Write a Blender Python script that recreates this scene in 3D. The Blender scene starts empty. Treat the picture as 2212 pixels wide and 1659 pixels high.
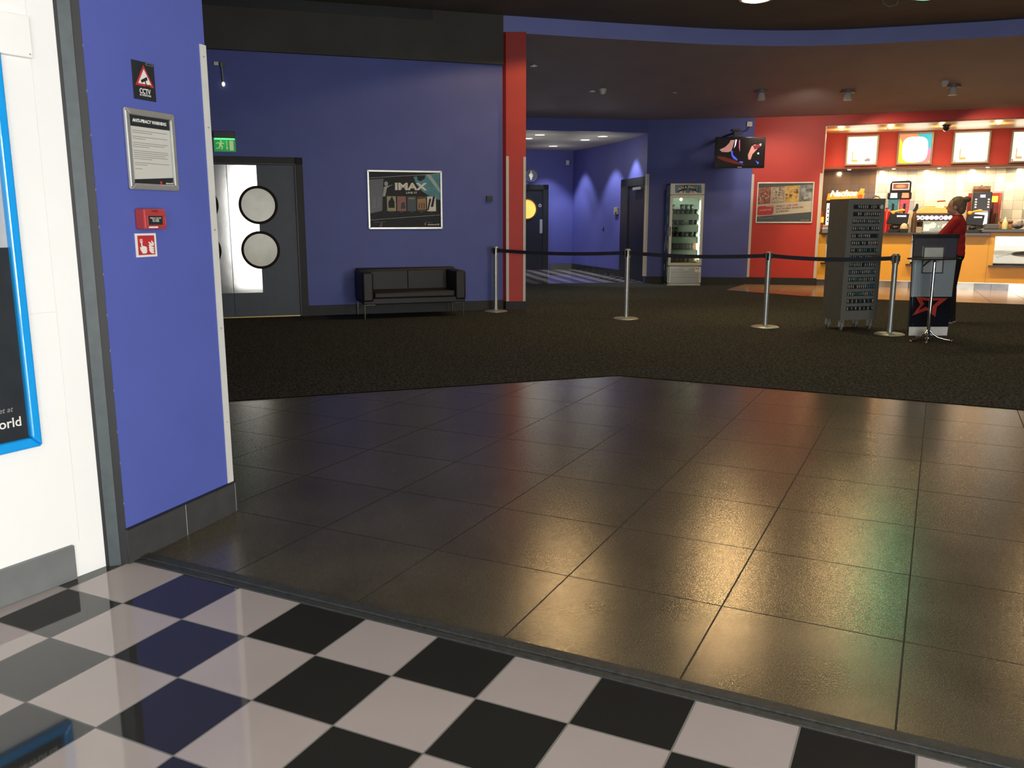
import bpy, bmesh, math, random
import numpy as np
from mathutils import Vector, Matrix
random.seed(7)
SC = bpy.context.scene
COL = SC.collection

# ------------------------------------------------------------------ camera
W_PX, H_PX, F_PX = 2212.0, 1659.0, 1853.0
TILT, CAM_H = 0.1902718, 1.4
cam_d = bpy.data.cameras.new('camera'); cam = bpy.data.objects.new('camera', cam_d); COL.objects.link(cam)
cam_d.sensor_fit = 'HORIZONTAL'; cam_d.sensor_width = 36.0; cam_d.lens = 36.0 * F_PX / W_PX
cam_d.clip_start = 0.05; cam_d.clip_end = 200
cam.location = (0, 0, CAM_H); cam.rotation_euler = (math.pi / 2 - TILT, 0, 0)
SC.camera = cam

# ------------------------------------------------------------------ world, exposure, big lights
world = bpy.data.worlds.new('world'); SC.world = world; world.use_nodes = True
world.node_tree.nodes['Background'].inputs[0].default_value = (0.80, 0.90, 1.0, 1)
world.node_tree.nodes['Background'].inputs[1].default_value = 0.5
SC.view_settings.view_transform = 'Standard'; SC.view_settings.look = 'None'
SC.view_settings.exposure = 0.0; SC.view_settings.gamma = 1.0; SC.view_settings.use_curve_mapping = False
SC.cycles.use_denoising = True
SC.cycles.max_bounces = 8; SC.cycles.diffuse_bounces = 4; SC.cycles.glossy_bounces = 4
SC.cycles.sample_clamp_indirect = 6.0; SC.cycles.caustics_reflective = False; SC.cycles.caustics_refractive = False

def light(name, kind, loc, energy, color, rot=(0, 0, 0), size=0.2, size_y=None, spot=None, blend=0.5):
    d = bpy.data.lights.new(name, kind); d.energy = energy; d.color = color
    if kind == 'AREA':
        d.size = size
        if size_y: d.shape = 'RECTANGLE'; d.size_y = size_y
    else: d.shadow_soft_size = size
    if kind == 'SPOT': d.spot_size = spot; d.spot_blend = blend
    o = bpy.data.objects.new(name, d); o.location = loc; o.rotation_euler = rot; COL.objects.link(o)
    return o
def aim(src, dst):
    return (Vector(dst) - Vector(src)).to_track_quat('-Z', 'Y').to_euler()
# daylight coming through the glazed entrance behind the camera
light('entrance_daylight', 'AREA', (2.3, -3.9, 1.35), 330, (1.0, 0.98, 0.94), (math.pi / 2, 0, 0), 6.4, 2.5)
light('side_fill_light', 'AREA', (6.3, -2.1, 1.3), 500, (1.0, 0.99, 0.96), (0, math.pi / 2, 0), 2.3, 2.9)  # added area light brightening the pier from the side, no known window

# ------------------------------------------------------------------ measuring helpers (photo pixel -> point on a known plane)
_D = np.array([0, math.cos(TILT), -math.sin(TILT)]); _U = np.array([0, math.sin(TILT), math.cos(TILT)]); _R = np.array([1., 0, 0])
def ray(x, y): return _D + _R * (x - W_PX / 2) / F_PX - _U * (y - H_PX / 2) / F_PX
def gp(x, y, z=0.0):
    r = ray(x, y); k = (z - CAM_H) / r[2]; p = r * k; return (p[0], p[1], z)
def vp(x, y, a, b):
    a = np.array(a[:2], float); b = np.array(b[:2], float); n = np.array([-(b - a)[1], (b - a)[0]])
    r = ray(x, y); k = (n @ a) / (n @ r[:2]); p = r * k; return (p[0], p[1], p[2] + CAM_H)
def at(x, y, Y):
    r = ray(x, y); p = r * Y / r[1]; return (p[0], p[1], p[2] + CAM_H)
def wrect(a, b, x0, y0, x1, y1):
    """photo box on the wall a-b -> (foot point of its lower middle, width, height, angle)"""
    ym, xm = (y0 + y1) / 2, (x0 + x1) / 2
    p, q = vp(x0, ym, a, b), vp(x1, ym, a, b)
    t, u = vp(xm, y0, a, b), vp(xm, y1, a, b)
    w = math.hypot(q[0] - p[0], q[1] - p[1])
    return ((p[0] + q[0]) / 2, (p[1] + q[1]) / 2, u[2]), w, t[2] - u[2], math.atan2(b[1] - a[1], b[0] - a[0])

# ------------------------------------------------------------------ materials
MATS = {}
def mat(name, col=(0.5, 0.5, 0.5), rough=0.5, metal=0.0, emit=0.0, ecol=None, var=0.06, scale=12.0, bump=0.0, bscale=60.0, coat=0.0, alpha=1.0, trans=0.0, spec=None):
    if name in MATS: return MATS[name]
    m = bpy.data.materials.new(name); m.use_nodes = True; nt = m.node_tree; N = nt.nodes; L = nt.links
    b = N['Principled BSDF']
    b.inputs['Roughness'].default_value = rough; b.inputs['Metallic'].default_value = metal
    b.inputs['Coat Weight'].default_value = coat; b.inputs['Alpha'].default_value = alpha
    b.inputs['Transmission Weight'].default_value = trans
    if spec is not None: b.inputs['Specular IOR Level'].default_value = spec
    tc = N.new('ShaderNodeTexCoord')
    no = N.new('ShaderNodeTexNoise'); no.inputs['Scale'].default_value = scale; no.inputs['Detail'].default_value = 4
    L.new(tc.outputs['Object'], no.inputs['Vector'])
    cr = N.new('ShaderNodeValToRGB')
    c0 = tuple(max(0, c * (1 - var)) for c in col); c1 = tuple(min(1, c * (1 + var)) for c in col)
    cr.color_ramp.elements[0].color = (*c0, 1); cr.color_ramp.elements[1].color = (*c1, 1)
    cr.color_ramp.elements[0].position = 0.3; cr.color_ramp.elements[1].position = 0.7
    L.new(no.outputs['Fac'], cr.inputs['Fac']); L.new(cr.outputs['Color'], b.inputs['Base Color'])
    if emit > 0:
        b.inputs['Emission Strength'].default_value = emit
        b.inputs['Emission Color'].default_value = (*(ecol or col), 1)
    if bump > 0:
        n2 = N.new('ShaderNodeTexNoise'); n2.inputs['Scale'].default_value = bscale; n2.inputs['Detail'].default_value = 3
        L.new(tc.outputs['Object'], n2.inputs['Vector'])
        bp = N.new('ShaderNodeBump'); bp.inputs['Strength'].default_value = bump; bp.inputs['Distance'].default_value = 0.01
        L.new(n2.outputs['Fac'], bp.inputs['Height']); L.new(bp.outputs['Normal'], b.inputs['Normal'])
    MATS[name] = m; return m

def grid_mat(name, s, c1, c2, cm, mortar, rough, checker=False, bump=0.0, spark=0.0, metal=0.0, rough_m=0.7, stain=0.25, width=None, spec=None, facing='floor', randcol=None):
    m = bpy.data.materials.new(name); m.use_nodes = True; nt = m.node_tree; N = nt.nodes; L = nt.links; b = N['Principled BSDF']
    tc = N.new('ShaderNodeTexCoord'); mp = N.new('ShaderNodeMapping')
    L.new(tc.outputs['Object'], mp.inputs['Vector'])
    if facing == 'wall': mp.inputs['Rotation'].default_value = (-math.pi / 2, 0, 0)
    else: mp.inputs['Location'].default_value = (0, 0, 0)
    br = N.new('ShaderNodeTexBrick'); br.offset = 0; br.squash = 1
    br.inputs['Scale'].default_value = 1; br.inputs['Brick Width'].default_value = width or s; br.inputs['Row Height'].default_value = s
    br.inputs['Mortar Size'].default_value = mortar; br.inputs['Mortar Smooth'].default_value = 0.1
    br.inputs['Color1'].default_value = (*c1, 1); br.inputs['Color2'].default_value = (*c2, 1); br.inputs['Mortar'].default_value = (*cm, 1)
    L.new(mp.outputs['Vector'], br.inputs['Vector'])
    base = br.outputs['Color']
    if checker:
        ck = N.new('ShaderNodeTexChecker'); mp2 = N.new('ShaderNodeMapping'); mp2.inputs['Location'].default_value = (0, 0, 0.5 * s)
        L.new(mp.outputs['Vector'], mp2.inputs['Vector']); L.new(mp2.outputs['Vector'], ck.inputs['Vector'])
        ck.inputs['Scale'].default_value = 1.0 / s; ck.inputs['Color1'].default_value = (*c1, 1); ck.inputs['Color2'].default_value = (*c2, 1)
        mx = N.new('ShaderNodeMix'); mx.data_type = 'RGBA'
        L.new(br.outputs['Fac'], mx.inputs['Factor']); L.new(ck.outputs['Color'], mx.inputs['A']); mx.inputs['B'].default_value = (*cm, 1)
        base = mx.outputs['Result']
    if randcol:
        # a different shade for each tile, picked from the ramp
        sn = N.new('ShaderNodeVectorMath'); sn.operation = 'SNAP'; sn.inputs[1].default_value = (width or s, s, 10)
        L.new(mp.outputs['Vector'], sn.inputs[0])
        wn = N.new('ShaderNodeTexWhiteNoise'); L.new(sn.outputs['Vector'], wn.inputs['Vector'])
        cr = N.new('ShaderNodeValToRGB'); cr.color_ramp.interpolation = 'CONSTANT'
        for i, c in enumerate(randcol):
            e = cr.color_ramp.elements[i] if i < 2 else cr.color_ramp.elements.new(0.5)
            e.color = (*c, 1)
        for i in range(len(randcol)): cr.color_ramp.elements[i].position = i / len(randcol)
        L.new(wn.outputs['Value'], cr.inputs['Fac'])
        mx = N.new('ShaderNodeMix'); mx.data_type = 'RGBA'
        L.new(br.outputs['Fac'], mx.inputs['Factor']); L.new(cr.outputs['Color'], mx.inputs['A']); mx.inputs['B'].default_value = (*cm, 1)
        base = mx.outputs['Result']
    no = N.new('ShaderNodeTexNoise'); no.inputs['Scale'].default_value = 2.3; no.inputs['Detail'].default_value = 6
    L.new(tc.outputs['Object'], no.inputs['Vector'])
    mr = N.new('ShaderNodeMapRange'); mr.inputs['To Min'].default_value = 1 - stain; mr.inputs['To Max'].default_value = 1 + stain
    mr.inputs['From Min'].default_value = 0.3; mr.inputs['From Max'].default_value = 0.7
    L.new(no.outputs['Fac'], mr.inputs['Value'])
    vm = N.new('ShaderNodeVectorMath'); vm.operation = 'SCALE'
    L.new(base, vm.inputs[0]); L.new(mr.outputs['Result'], vm.inputs['Scale']); L.new(vm.outputs['Vector'], b.inputs['Base Color'])
    rr = N.new('ShaderNodeMapRange'); rr.inputs['To Min'].default_value = rough; rr.inputs['To Max'].default_value = rough_m
    L.new(br.outputs['Fac'], rr.inputs['Value']); L.new(rr.outputs['Result'], b.inputs['Roughness'])
    b.inputs['Metallic'].default_value = metal
    if spec is not None: b.inputs['Specular IOR Level'].default_value = spec
    # height: sunken joints, optional sparkle grain
    inv = N.new('ShaderNodeMath'); inv.operation = 'SUBTRACT'; inv.inputs[0].default_value = 1; L.new(br.outputs['Fac'], inv.inputs[1])
    bp = N.new('ShaderNodeBump'); bp.inputs['Strength'].default_value = 0.6; bp.inputs['Distance'].default_value = 0.002
    L.new(inv.outputs[0], bp.inputs['Height']); last = bp
    if bump > 0:
        n2 = N.new('ShaderNodeTexNoise'); n2.inputs['Scale'].default_value = spark; n2.inputs['Detail'].default_value = 2; n2.inputs['Roughness'].default_value = 0.7
        L.new(tc.outputs['Object'], n2.inputs['Vector'])
        b2 = N.new('ShaderNodeBump'); b2.inputs['Strength'].default_value = bump; b2.inputs['Distance'].default_value = 0.002
        L.new(n2.outputs['Fac'], b2.inputs['Height']); L.new(bp.outputs['Normal'], b2.inputs['Normal']); last = b2
        # glaze grain: fine specks of glossier glaze between duller ones
        n3 = N.new('ShaderNodeTexNoise'); n3.inputs['Scale'].default_value = spark * 1.1; n3.inputs['Detail'].default_value = 1
        L.new(tc.outputs['Object'], n3.inputs['Vector'])
        m3 = N.new('ShaderNodeMapRange'); m3.inputs['From Min'].default_value = 0.38; m3.inputs['From Max'].default_value = 0.62
        m3.inputs['To Min'].default_value = rough * 0.75; m3.inputs['To Max'].default_value = rough * 2.0
        L.new(n3.outputs['Fac'], m3.inputs['Value']); L.new(m3.outputs['Result'], rr.inputs['To Min'])
    L.new(last.outputs['Normal'], b.inputs['Normal'])
    MATS[name] = m; return m

BLUE = mat('blue_paint', (0.082, 0.110, 0.40), 0.55, var=0.04, scale=3, bump=0.05, bscale=180)
RED = mat('red_paint', (0.52, 0.045, 0.036), 0.55, var=0.04, scale=3, bump=0.05, bscale=180)
BLACKP = mat('black_paint', (0.075, 0.072, 0.064), 0.8, var=0.12, scale=2)
CEILM = mat('dark_ceiling', (0.125, 0.122, 0.095), 0.85, var=0.15, scale=1.5)
SOFM = mat('navy_soffit', (0.29, 0.285, 0.30), 0.7, var=0.06, scale=1.5)
WHITEW = mat('white_wall_paint', (0.88, 0.88, 0.85), 0.5, var=0.02, scale=2)
WHITE = mat('white_plastic', (0.72, 0.72, 0.68), 0.4, var=0.03)
TRIMW = mat('white_corner_strip', (0.62, 0.62, 0.58), 0.45, var=0.04)
SLATE = mat('slate_steel_paint', (0.070, 0.088, 0.095), 0.4, var=0.12, scale=20)
DARK = mat('dark_frame_paint', (0.012, 0.013, 0.015), 0.45, var=0.15)
NAVYD = mat('navy_door_paint', (0.050, 0.066, 0.090), 0.5, var=0.08, scale=6)
NAVYD2 = mat('deep_navy_door_paint', (0.008, 0.011, 0.022), 0.45, var=0.08, scale=6)
STEEL = mat('polished_steel_plate', (0.85, 0.85, 0.82), 0.10, 1.0, var=0.03, scale=4, bump=0.05, bscale=3)
BRUSH = mat('brushed_steel', (0.50, 0.53, 0.51), 0.45, 0.75, var=0.05, scale=30)
CHROME = mat('chrome', (0.85, 0.85, 0.83), 0.08, 1.0, var=0.02)
ALU = mat('satin_aluminium', (0.55, 0.56, 0.53), 0.38, 0.7, var=0.04)
BLACK = mat('black_plastic', (0.010, 0.010, 0.011), 0.35, var=0.1)
LEATHER = mat('black_leather', (0.010, 0.0095, 0.008), 0.52, var=0.2, scale=8, bump=0.10, bscale=90)
CONC = mat('grey_skirting_tile', (0.045, 0.046, 0.046), 0.45, var=0.12, scale=14)
SKIRT = mat('dark_skirting', (0.018, 0.018, 0.018), 0.6, var=0.15)
GROUT = mat('pale_grout', (0.32, 0.31, 0.29), 0.8)
PAPER = mat('off_white_paper', (0.55, 0.54, 0.49), 0.6, var=0.02)
INK = mat('grey_ink', (0.28, 0.27, 0.25), 0.7)
CHARC = mat('charcoal_print', (0.020, 0.024, 0.028), 0.5, var=0.15, spec=0.2)
PWHITE = mat('white_print', (0.75, 0.75, 0.70), 0.5)
PRED = mat('red_print', (0.48, 0.03, 0.035), 0.45)
YELL = mat('yellow_counter_laminate', (0.82, 0.46, 0.060), 0.35, var=0.03, scale=3)
WORK = mat('dark_granite', (0.045, 0.040, 0.034), 0.22, var=0.4, scale=90)
GREYT = mat('grey_trolley_paint', (0.165, 0.170, 0.152), 0.5, var=0.05)
TEAL = mat('teal_print', (0.02, 0.20, 0.26), 0.4, var=0.3, scale=9)
SKIN = mat('skin', (0.55, 0.33, 0.24), 0.5, var=0.05, scale=20)
HAIRB = mat('dark_blond_hair', (0.20, 0.135, 0.085), 0.5, var=0.35, scale=45)
HAIRD = mat('dark_brown_hair', (0.035, 0.022, 0.014), 0.45, var=0.4, scale=45)
SHIRT = mat('red_polo_cloth', (0.42, 0.016, 0.016), 0.8, var=0.08, scale=15, bump=0.2, bscale=25)
TROU = mat('black_trouser_cloth', (0.008, 0.008, 0.009), 0.85, var=0.1)
BELT = mat('navy_belt_webbing', (0.012, 0.014, 0.032), 0.7, var=0.15, scale=60)
GLASS = mat('clear_glass', (0.9, 0.95, 0.92), 0.02, 0, trans=1.0, var=0.0)
CAPC = mat('warm_lamp_glass', (1, 0.8, 0.5), 0.4, emit=14, ecol=(1.0, 0.72, 0.36))

# carpet: near black loop pile with olive-brown flecks
CARPET = bpy.data.materials.new('flecked_carpet'); CARPET.use_nodes = True
nt = CARPET.node_tree; N = nt.nodes; L = nt.links
tc = N.new('ShaderNodeTexCoord'); v1 = N.new('ShaderNodeTexNoise'); v1.inputs['Scale'].default_value = 42; v1.inputs['Detail'].default_value = 3; v1.inputs['Roughness'].default_value = 0.75
cr = N.new('ShaderNodeValToRGB'); cr.color_ramp.elements[0].position = 0.42; cr.color_ramp.elements[1].position = 0.66
cr.color_ramp.elements[0].color = (0.018, 0.019, 0.019, 1); cr.color_ramp.elements[1].color = (0.120, 0.132, 0.126, 1)
L.new(tc.outputs['Object'], v1.inputs['Vector']); L.new(v1.outputs['Fac'], cr.inputs['Fac']); L.new(cr.outputs['Color'], N['Principled BSDF'].inputs['Base Color'])
N['Principled BSDF'].inputs['Roughness'].default_value = 0.95; N['Principled BSDF'].inputs['Specular IOR Level'].default_value = 0.1
bp = N.new('ShaderNodeBump'); bp.inputs['Strength'].default_value = 0.9; bp.inputs['Distance'].default_value = 0.012
L.new(v1.outputs['Fac'], bp.inputs['Height']); L.new(bp.outputs['Normal'], N['Principled BSDF'].inputs['Normal'])

S1, S2 = 0.61157, 0.29638
BROWN = grid_mat('brown_glazed_tile', S1, (0.112, 0.096, 0.064), (0.126, 0.108, 0.072), (0.010, 0.009, 0.008), 0.0030, 0.145, bump=0.20, spark=210, stain=0.25, spec=0.9, metal=0.32)
CHECK = grid_mat('pink_black_checker_tile', S2, (0.42, 0.365, 0.345), (0.024, 0.023, 0.021), (0.16, 0.16, 0.145), 0.0028, 0.05, checker=True, stain=0.04, rough_m=0.5)
CHECK2 = grid_mat('corridor_checker_tile', 0.30, (0.50, 0.46, 0.42), (0.012, 0.012, 0.012), (0.2, 0.2, 0.2), 0.002, 0.05, checker=True, stain=0.05)
STRIPT = grid_mat('tan_floor_tile', 0.6, (0.42, 0.26, 0.13), (0.46, 0.29, 0.15), (0.10, 0.07, 0.04), 0.004, 0.18, stain=0.1)
WALLT = grid_mat('mixed_glazed_wall_tile', 0.20, (0.8, 0.8, 0.7), (0.7, 0.7, 0.6), (0.22, 0.21, 0.18), 0.0028, 0.12, facing='wall', stain=0.08,
    randcol=[(0.78, 0.76, 0.66), (0.80, 0.78, 0.70), (0.32, 0.34, 0.33), (0.78, 0.70, 0.52), (0.42, 0.44, 0.42), (0.82, 0.80, 0.72), (0.70, 0.70, 0.62)])
WALLT2 = grid_mat('red_reflection_wall_tile', 0.20, (0.15, 0.085, 0.04), (0.13, 0.075, 0.036), (0.09, 0.06, 0.03), 0.0028, 0.14, facing='wall', stain=0.12)  # brown stands for the red side wall reflected in the glaze
PLT = grid_mat('mirror_plinth_tile', 0.3, (0.35, 0.34, 0.31), (0.2, 0.2, 0.19), (0.1, 0.1, 0.1), 0.002, 0.12, facing='wall', metal=0.8, randcol=[(0.5, 0.48, 0.42), (0.16, 0.16, 0.16), (0.36, 0.35, 0.3)])

# ------------------------------------------------------------------ mesh building
class MB:
    def __init__(s): s.v = []; s.f = []; s.m = []; s.mats = []
    def _mi(s, m):
        if m not in s.mats: s.mats.append(m)
        return s.mats.index(m)
    def add(s, verts, faces, m):
        o = len(s.v); k = s._mi(m); s.v += [tuple(v) for v in verts]
        for f in faces: s.f.append([o + i for i in f]); s.m.append(k)
        return s
    def box(s, x0, x1, y0, y1, z0, z1, m):
        v = [(x, y, z) for x in (x0, x1) for y in (y0, y1) for z in (z0, z1)]
        return s.add(v, [(0, 1, 3, 2), (4, 6, 7, 5), (0, 4, 5, 1), (2, 3, 7, 6), (0, 2, 6, 4), (1, 5, 7, 3)], m)
    def prism(s, pts, y0, y1, m):        # polygon in x-z, thick along y (y0 is the face towards the viewer)
        n = len(pts); v = [(x, y0, z) for x, z in pts] + [(x, y1, z) for x, z in pts]
        return s.add(v, [tuple(range(n)), tuple(range(2 * n - 1, n - 1, -1))] + [(i, i + n, (i + 1) % n + n, (i + 1) % n) for i in range(n)], m)
    def slab(s, pts, z0, z1, m):         # polygon in x-y, thick along z
        n = len(pts); v = [(x, y, z0) for x, y in pts] + [(x, y, z1) for x, y in pts]
        return s.add(v, [tuple(range(n - 1, -1, -1)), tuple(range(n, 2 * n))] + [(i, (i + 1) % n, (i + 1) % n + n, i + n) for i in range(n)], m)
    def cyl(s, a, b, r0, r1, m, n=24):
        a = Vector(a); b = Vector(b); d = (b - a).normalized(); u = d.orthogonal().normalized(); w = d.cross(u)
        v = []
        for c, r in ((a, r0), (b, r1)):
            for i in range(n):
                t = 2 * math.pi * i / n; v.append(c + u * math.cos(t) * r + w * math.sin(t) * r)
        return s.add(v, [tuple(range(n - 1, -1, -1)), tuple(range(n, 2 * n))] + [(i, (i + 1) % n, (i + 1) % n + n, i + n) for i in range(n)], m)
    def lathe(s, prof, c, m, n=32, axis='z'):   # prof: (r, h) list, closed at both ends
        v = []; k = len(prof)
        for i in range(n):
            t = 2 * math.pi * i / n
            for r, h in prof:
                p = (r * math.cos(t), r * math.sin(t), h)
                if axis == 'y': p = (p[0], -h, p[1])
                v.append((c[0] + p[0], c[1] + p[1], c[2] + p[2]))
        f = [(i * k + j, ((i + 1) % n) * k + j, ((i + 1) % n) * k + j + 1, i * k + j + 1) for i in range(n) for j in range(k - 1)]
        f.append(tuple(i * k for i in range(n))[::-1]); f.append(tuple(i * k + k - 1 for i in range(n)))
        return s.add(v, f, m)
    def ell(s, c, r, m, nu=20, nv=12, rot=None):
        v = []; 
        for j in range(1, nv):
            p = math.pi * j / nv
            for i in range(nu):
                t = 2 * math.pi * i / nu; q = Vector((r[0] * math.sin(p) * math.cos(t), r[1] * math.sin(p) * math.sin(t), r[2] * math.cos(p)))
                if rot: q = rot @ q
                v.append(Vector(c) + q)
        t0 = Vector((0, 0, r[2])); b0 = Vector((0, 0, -r[2]))
        if rot: t0 = rot @ t0; b0 = rot @ b0
        v += [Vector(c) + t0, Vector(c) + b0]; T = len(v) - 2; B = T + 1
        f = [(j * nu + i, (j + 1) * nu + i, (j + 1) * nu + (i + 1) % nu, j * nu + (i + 1) % nu) for j in range(nv - 2) for i in range(nu)]
        f += [(T, i, (i + 1) % nu) for i in range(nu)] + [(B, (nv - 2) * nu + (i + 1) % nu, (nv - 2) * nu + i) for i in range(nu)]
        return s.add(v, f, m)
    def cap(s, a, ra, b, rb, m, n=14):   # tapered limb with round ends
        s.cyl(a, b, ra, rb, m, n); s.ell(a, (ra,) * 3, m, n, 8); s.ell(b, (rb,) * 3, m, n, 8); return s
    def tube(s, pts, r, m, n=10):
        for a, b in zip(pts[:-1], pts[1:]): s.cyl(a, b, r, r, m, n)
        for p in pts[1:-1]: s.ell(p, (r,) * 3, m, n, 6)
        return s
    def disc(s, x, z, rx, rz, y0, y1, m, n=40):
        return s.prism([(x + rx * math.cos(2 * math.pi * i / n), z + rz * math.sin(2 * math.pi * i / n)) for i in range(n)], y0, y1, m)
    def ring(s, x, z, ro, ri, y0, y1, m, n=48):
        v = []
        for y in (y0, y1):
            for r in (ro, ri):
                v += [(x + r * math.cos(2 * math.pi * i / n), y, z + r * math.sin(2 * math.pi * i / n)) for i in range(n)]
        f = []
        for i in range(n):
            j = (i + 1) % n
            f += [(i, j, n + j, n + i), (2 * n + i, 3 * n + i, 3 * n + j, 2 * n + j), (i, 2 * n + i, 2 * n + j, j), (n + i, n + j, 3 * n + j, 3 * n + i)]
        return s.add(v, f, m)
    def frame(s, x0, x1, z0, z1, t, y0, y1, m):   # picture frame ring of four mitred bars
        o = [(x0, z0), (x1, z0), (x1, z1), (x0, z1)]; i = [(x0 + t, z0 + t), (x1 - t, z0 + t), (x1 - t, z1 - t), (x0 + t, z1 - t)]
        for k in range(4):
            j = (k + 1) % 4; s.prism([o[k], o[j], i[j], i[k]], y0, y1, m)
        return s
    def build(s, name, parent=None, smooth=False, bevel=0.0, remesh=0.0, loc=None, rotz=None, seg=2):
        me = bpy.data.meshes.new(name); me.from_pydata(s.v, [], s.f)
        for m in s.mats: me.materials.append(m)
        for p, k in zip(me.polygons, s.m): p.material_index = k
        bm = bmesh.new(); bm.from_mesh(me); bmesh.ops.recalc_face_normals(bm, faces=bm.faces); bm.to_mesh(me); bm.free()
        o = bpy.data.objects.new(name, me); COL.objects.link(o)
        if parent: o.parent = parent
        if loc is not None: o.location = loc
        if rotz is not None: o.rotation_euler = (0, 0, rotz)
        if remesh:
            r = o.modifiers.new('remesh', 'REMESH'); r.mode = 'VOXEL'; r.voxel_size = remesh; r.use_smooth_shade = True
            q = o.modifiers.new('smooth', 'SMOOTH'); q.factor = 0.6; q.iterations = 5
        if bevel:
            b = o.modifiers.new('bevel', 'BEVEL'); b.width = bevel; b.segments = seg; b.limit_method = 'ANGLE'
        if smooth:
            for p in me.polygons: p.use_smooth = True
            me.set_sharp_from_angle(angle=math.radians(40))
        return o

def tag(o, label=None, cat=None, group=None, kind=None):
    if label: o['label'] = label
    if cat: o['category'] = cat
    if group: o['group'] = group
    if kind: o['kind'] = kind
    return o
def thing(name, label, cat, loc=(0, 0, 0), rotz=0.0, group=None):
    o = bpy.data.objects.new(name, None); COL.objects.link(o); o.empty_display_size = 0.1
    o.location = loc; o.rotation_euler = (0, 0, rotz); return tag(o, label, cat, group)
def struct(o): o['kind'] = 'structure'; return o
def dup(root, loc, rotz=None, label=None):
    r = root.copy(); COL.objects.link(r); r.location = loc
    if rotz is not None: r.rotation_euler = (0, 0, rotz)
    if label: r['label'] = label
    for ch in list(root.children):
        c = ch.copy(); COL.objects.link(c); c.parent = r
        for g in list(ch.children):
            d = g.copy(); COL.objects.link(d); d.parent = c
    return r
def text(parent, s, x, z, h, m, y=-0.01, align='CENTER', width=None, name='lettering', bold=0.0, shear=0.0, arc=0.0, thick=0.001, tilt=0.0):
    """writing on the local x-z face, baseline-left/centre at x, z; h = capital height"""
    cu = bpy.data.curves.new(name, 'FONT'); cu.body = s; cu.align_x = 'LEFT'; cu.size = 1.0; cu.shear = shear
    cu.offset = bold; cu.extrude = 0.001; cu.resolution_u = 3
    tmp = bpy.data.objects.new('tmp', cu); COL.objects.link(tmp)
    dg = bpy.context.evaluated_depsgraph_get(); dg.update()
    me = bpy.data.meshes.new_from_object(tmp.evaluated_get(dg)); bpy.data.objects.remove(tmp)
    co = np.array([v.co[:] for v in me.vertices])
    k = h / 0.72; co = co * k
    w = co[:, 0].max() - co[:, 0].min(); co[:, 0] -= co[:, 0].min()
    if width: co[:, 0] *= width / w; w = width
    if align == 'CENTER': co[:, 0] -= w / 2
    if align == 'RIGHT': co[:, 0] -= w
    for v, c in zip(me.vertices, co):
        px, pz = c[0], c[1]
        if arc: pz += arc * (1 - (2 * px / w) ** 2)
        pz += tilt * px
        v.co = (x + px, y - (thick if c[2] > 0 else 0), z + pz)
    me.materials.clear(); me.materials.append(m)
    o = bpy.data.objects.new(name, me); COL.objects.link(o); o.parent = parent
    return o
def wall_strip(name, pts, z0, z1, th, m, side=1):
    """vertical wall along a ground polyline, thickness th away from the viewer side"""
    b = MB(); pts = [Vector(p[:2]) for p in pts]; n = len(pts); nor = []
    for i in range(n):
        d = (pts[min(i + 1, n - 1)] - pts[max(i - 1, 0)]).normalized(); nor.append(Vector((-d.y, d.x)) * side * th)
    for i in range(n - 1):
        a, c = pts[i], pts[i + 1]; a2, c2 = a + nor[i], c + nor[i + 1]
        zz0 = z0 if not isinstance(z0, (list, tuple)) else z0[i]
        b.slab([a[:], c[:], c2[:], a2[:]], zz0, z1, m)
    return struct(b.build(name))

# ------------------------------------------------------------------ plan of the place
A0 = Vector((-3.061, 12.536)); AD = Vector((0.954, 0.300)).normalized(); TH_A = math.atan2(AD.y, AD.x)
A1 = A0 + AD
ZC, ZF, ZS = 4.34, 4.106, 3.48           # ceiling, fascia foot, soffit at the back wall
B0, B1 = Vector((-1.588, 3.342)), Vector((-1.355, 3.994)); TH_B = math.atan2((B1 - B0).y, (B1 - B0).x)
C0, C1 = Vector((-1.876, 2.956)), Vector((-1.735, 3.20)); TH_C = math.atan2((C1 - C0).y, (C1 - C0).x)
G1 = -0.459072; G2 = -0.448454
E0, E1 = Vector((2.93, 19.17)), Vector((5.12, 18.76)); TH_E = math.atan2((E1 - E0).y, (E1 - E0).x)
Q0, Q1, Q3 = Vector((5.11, 18.76)), Vector((6.47, 18.36)), Vector((10.08, 16.85))
TH_Q0 = math.atan2((Q1 - Q0).y, (Q1 - Q0).x); TH_Q = math.atan2((Q3 - Q1).y, (Q3 - Q1).x); QD = (Q3 - Q1).normalized(); QN = Vector((-QD.y, QD.x))
Q4 = Q3 + QD * 3.0
S0, S1p = Vector((7.054, 19.96)), Vector((10.722, 18.651))   # sign band plane
TH_S = math.atan2((S1p - S0).y, (S1p - S0).x); SD = (S1p - S0).normalized(); SN = Vector((-SD.y, SD.x))
TD = Vector((math.cos(G1), math.sin(G1)))

def local_poly(pts, org, ang):
    c, s = math.cos(-ang), math.sin(-ang)
    return [((x - org[0]) * c - (y - org[1]) * s, (x - org[0]) * s + (y - org[1]) * c) for x, y in pts]
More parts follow.
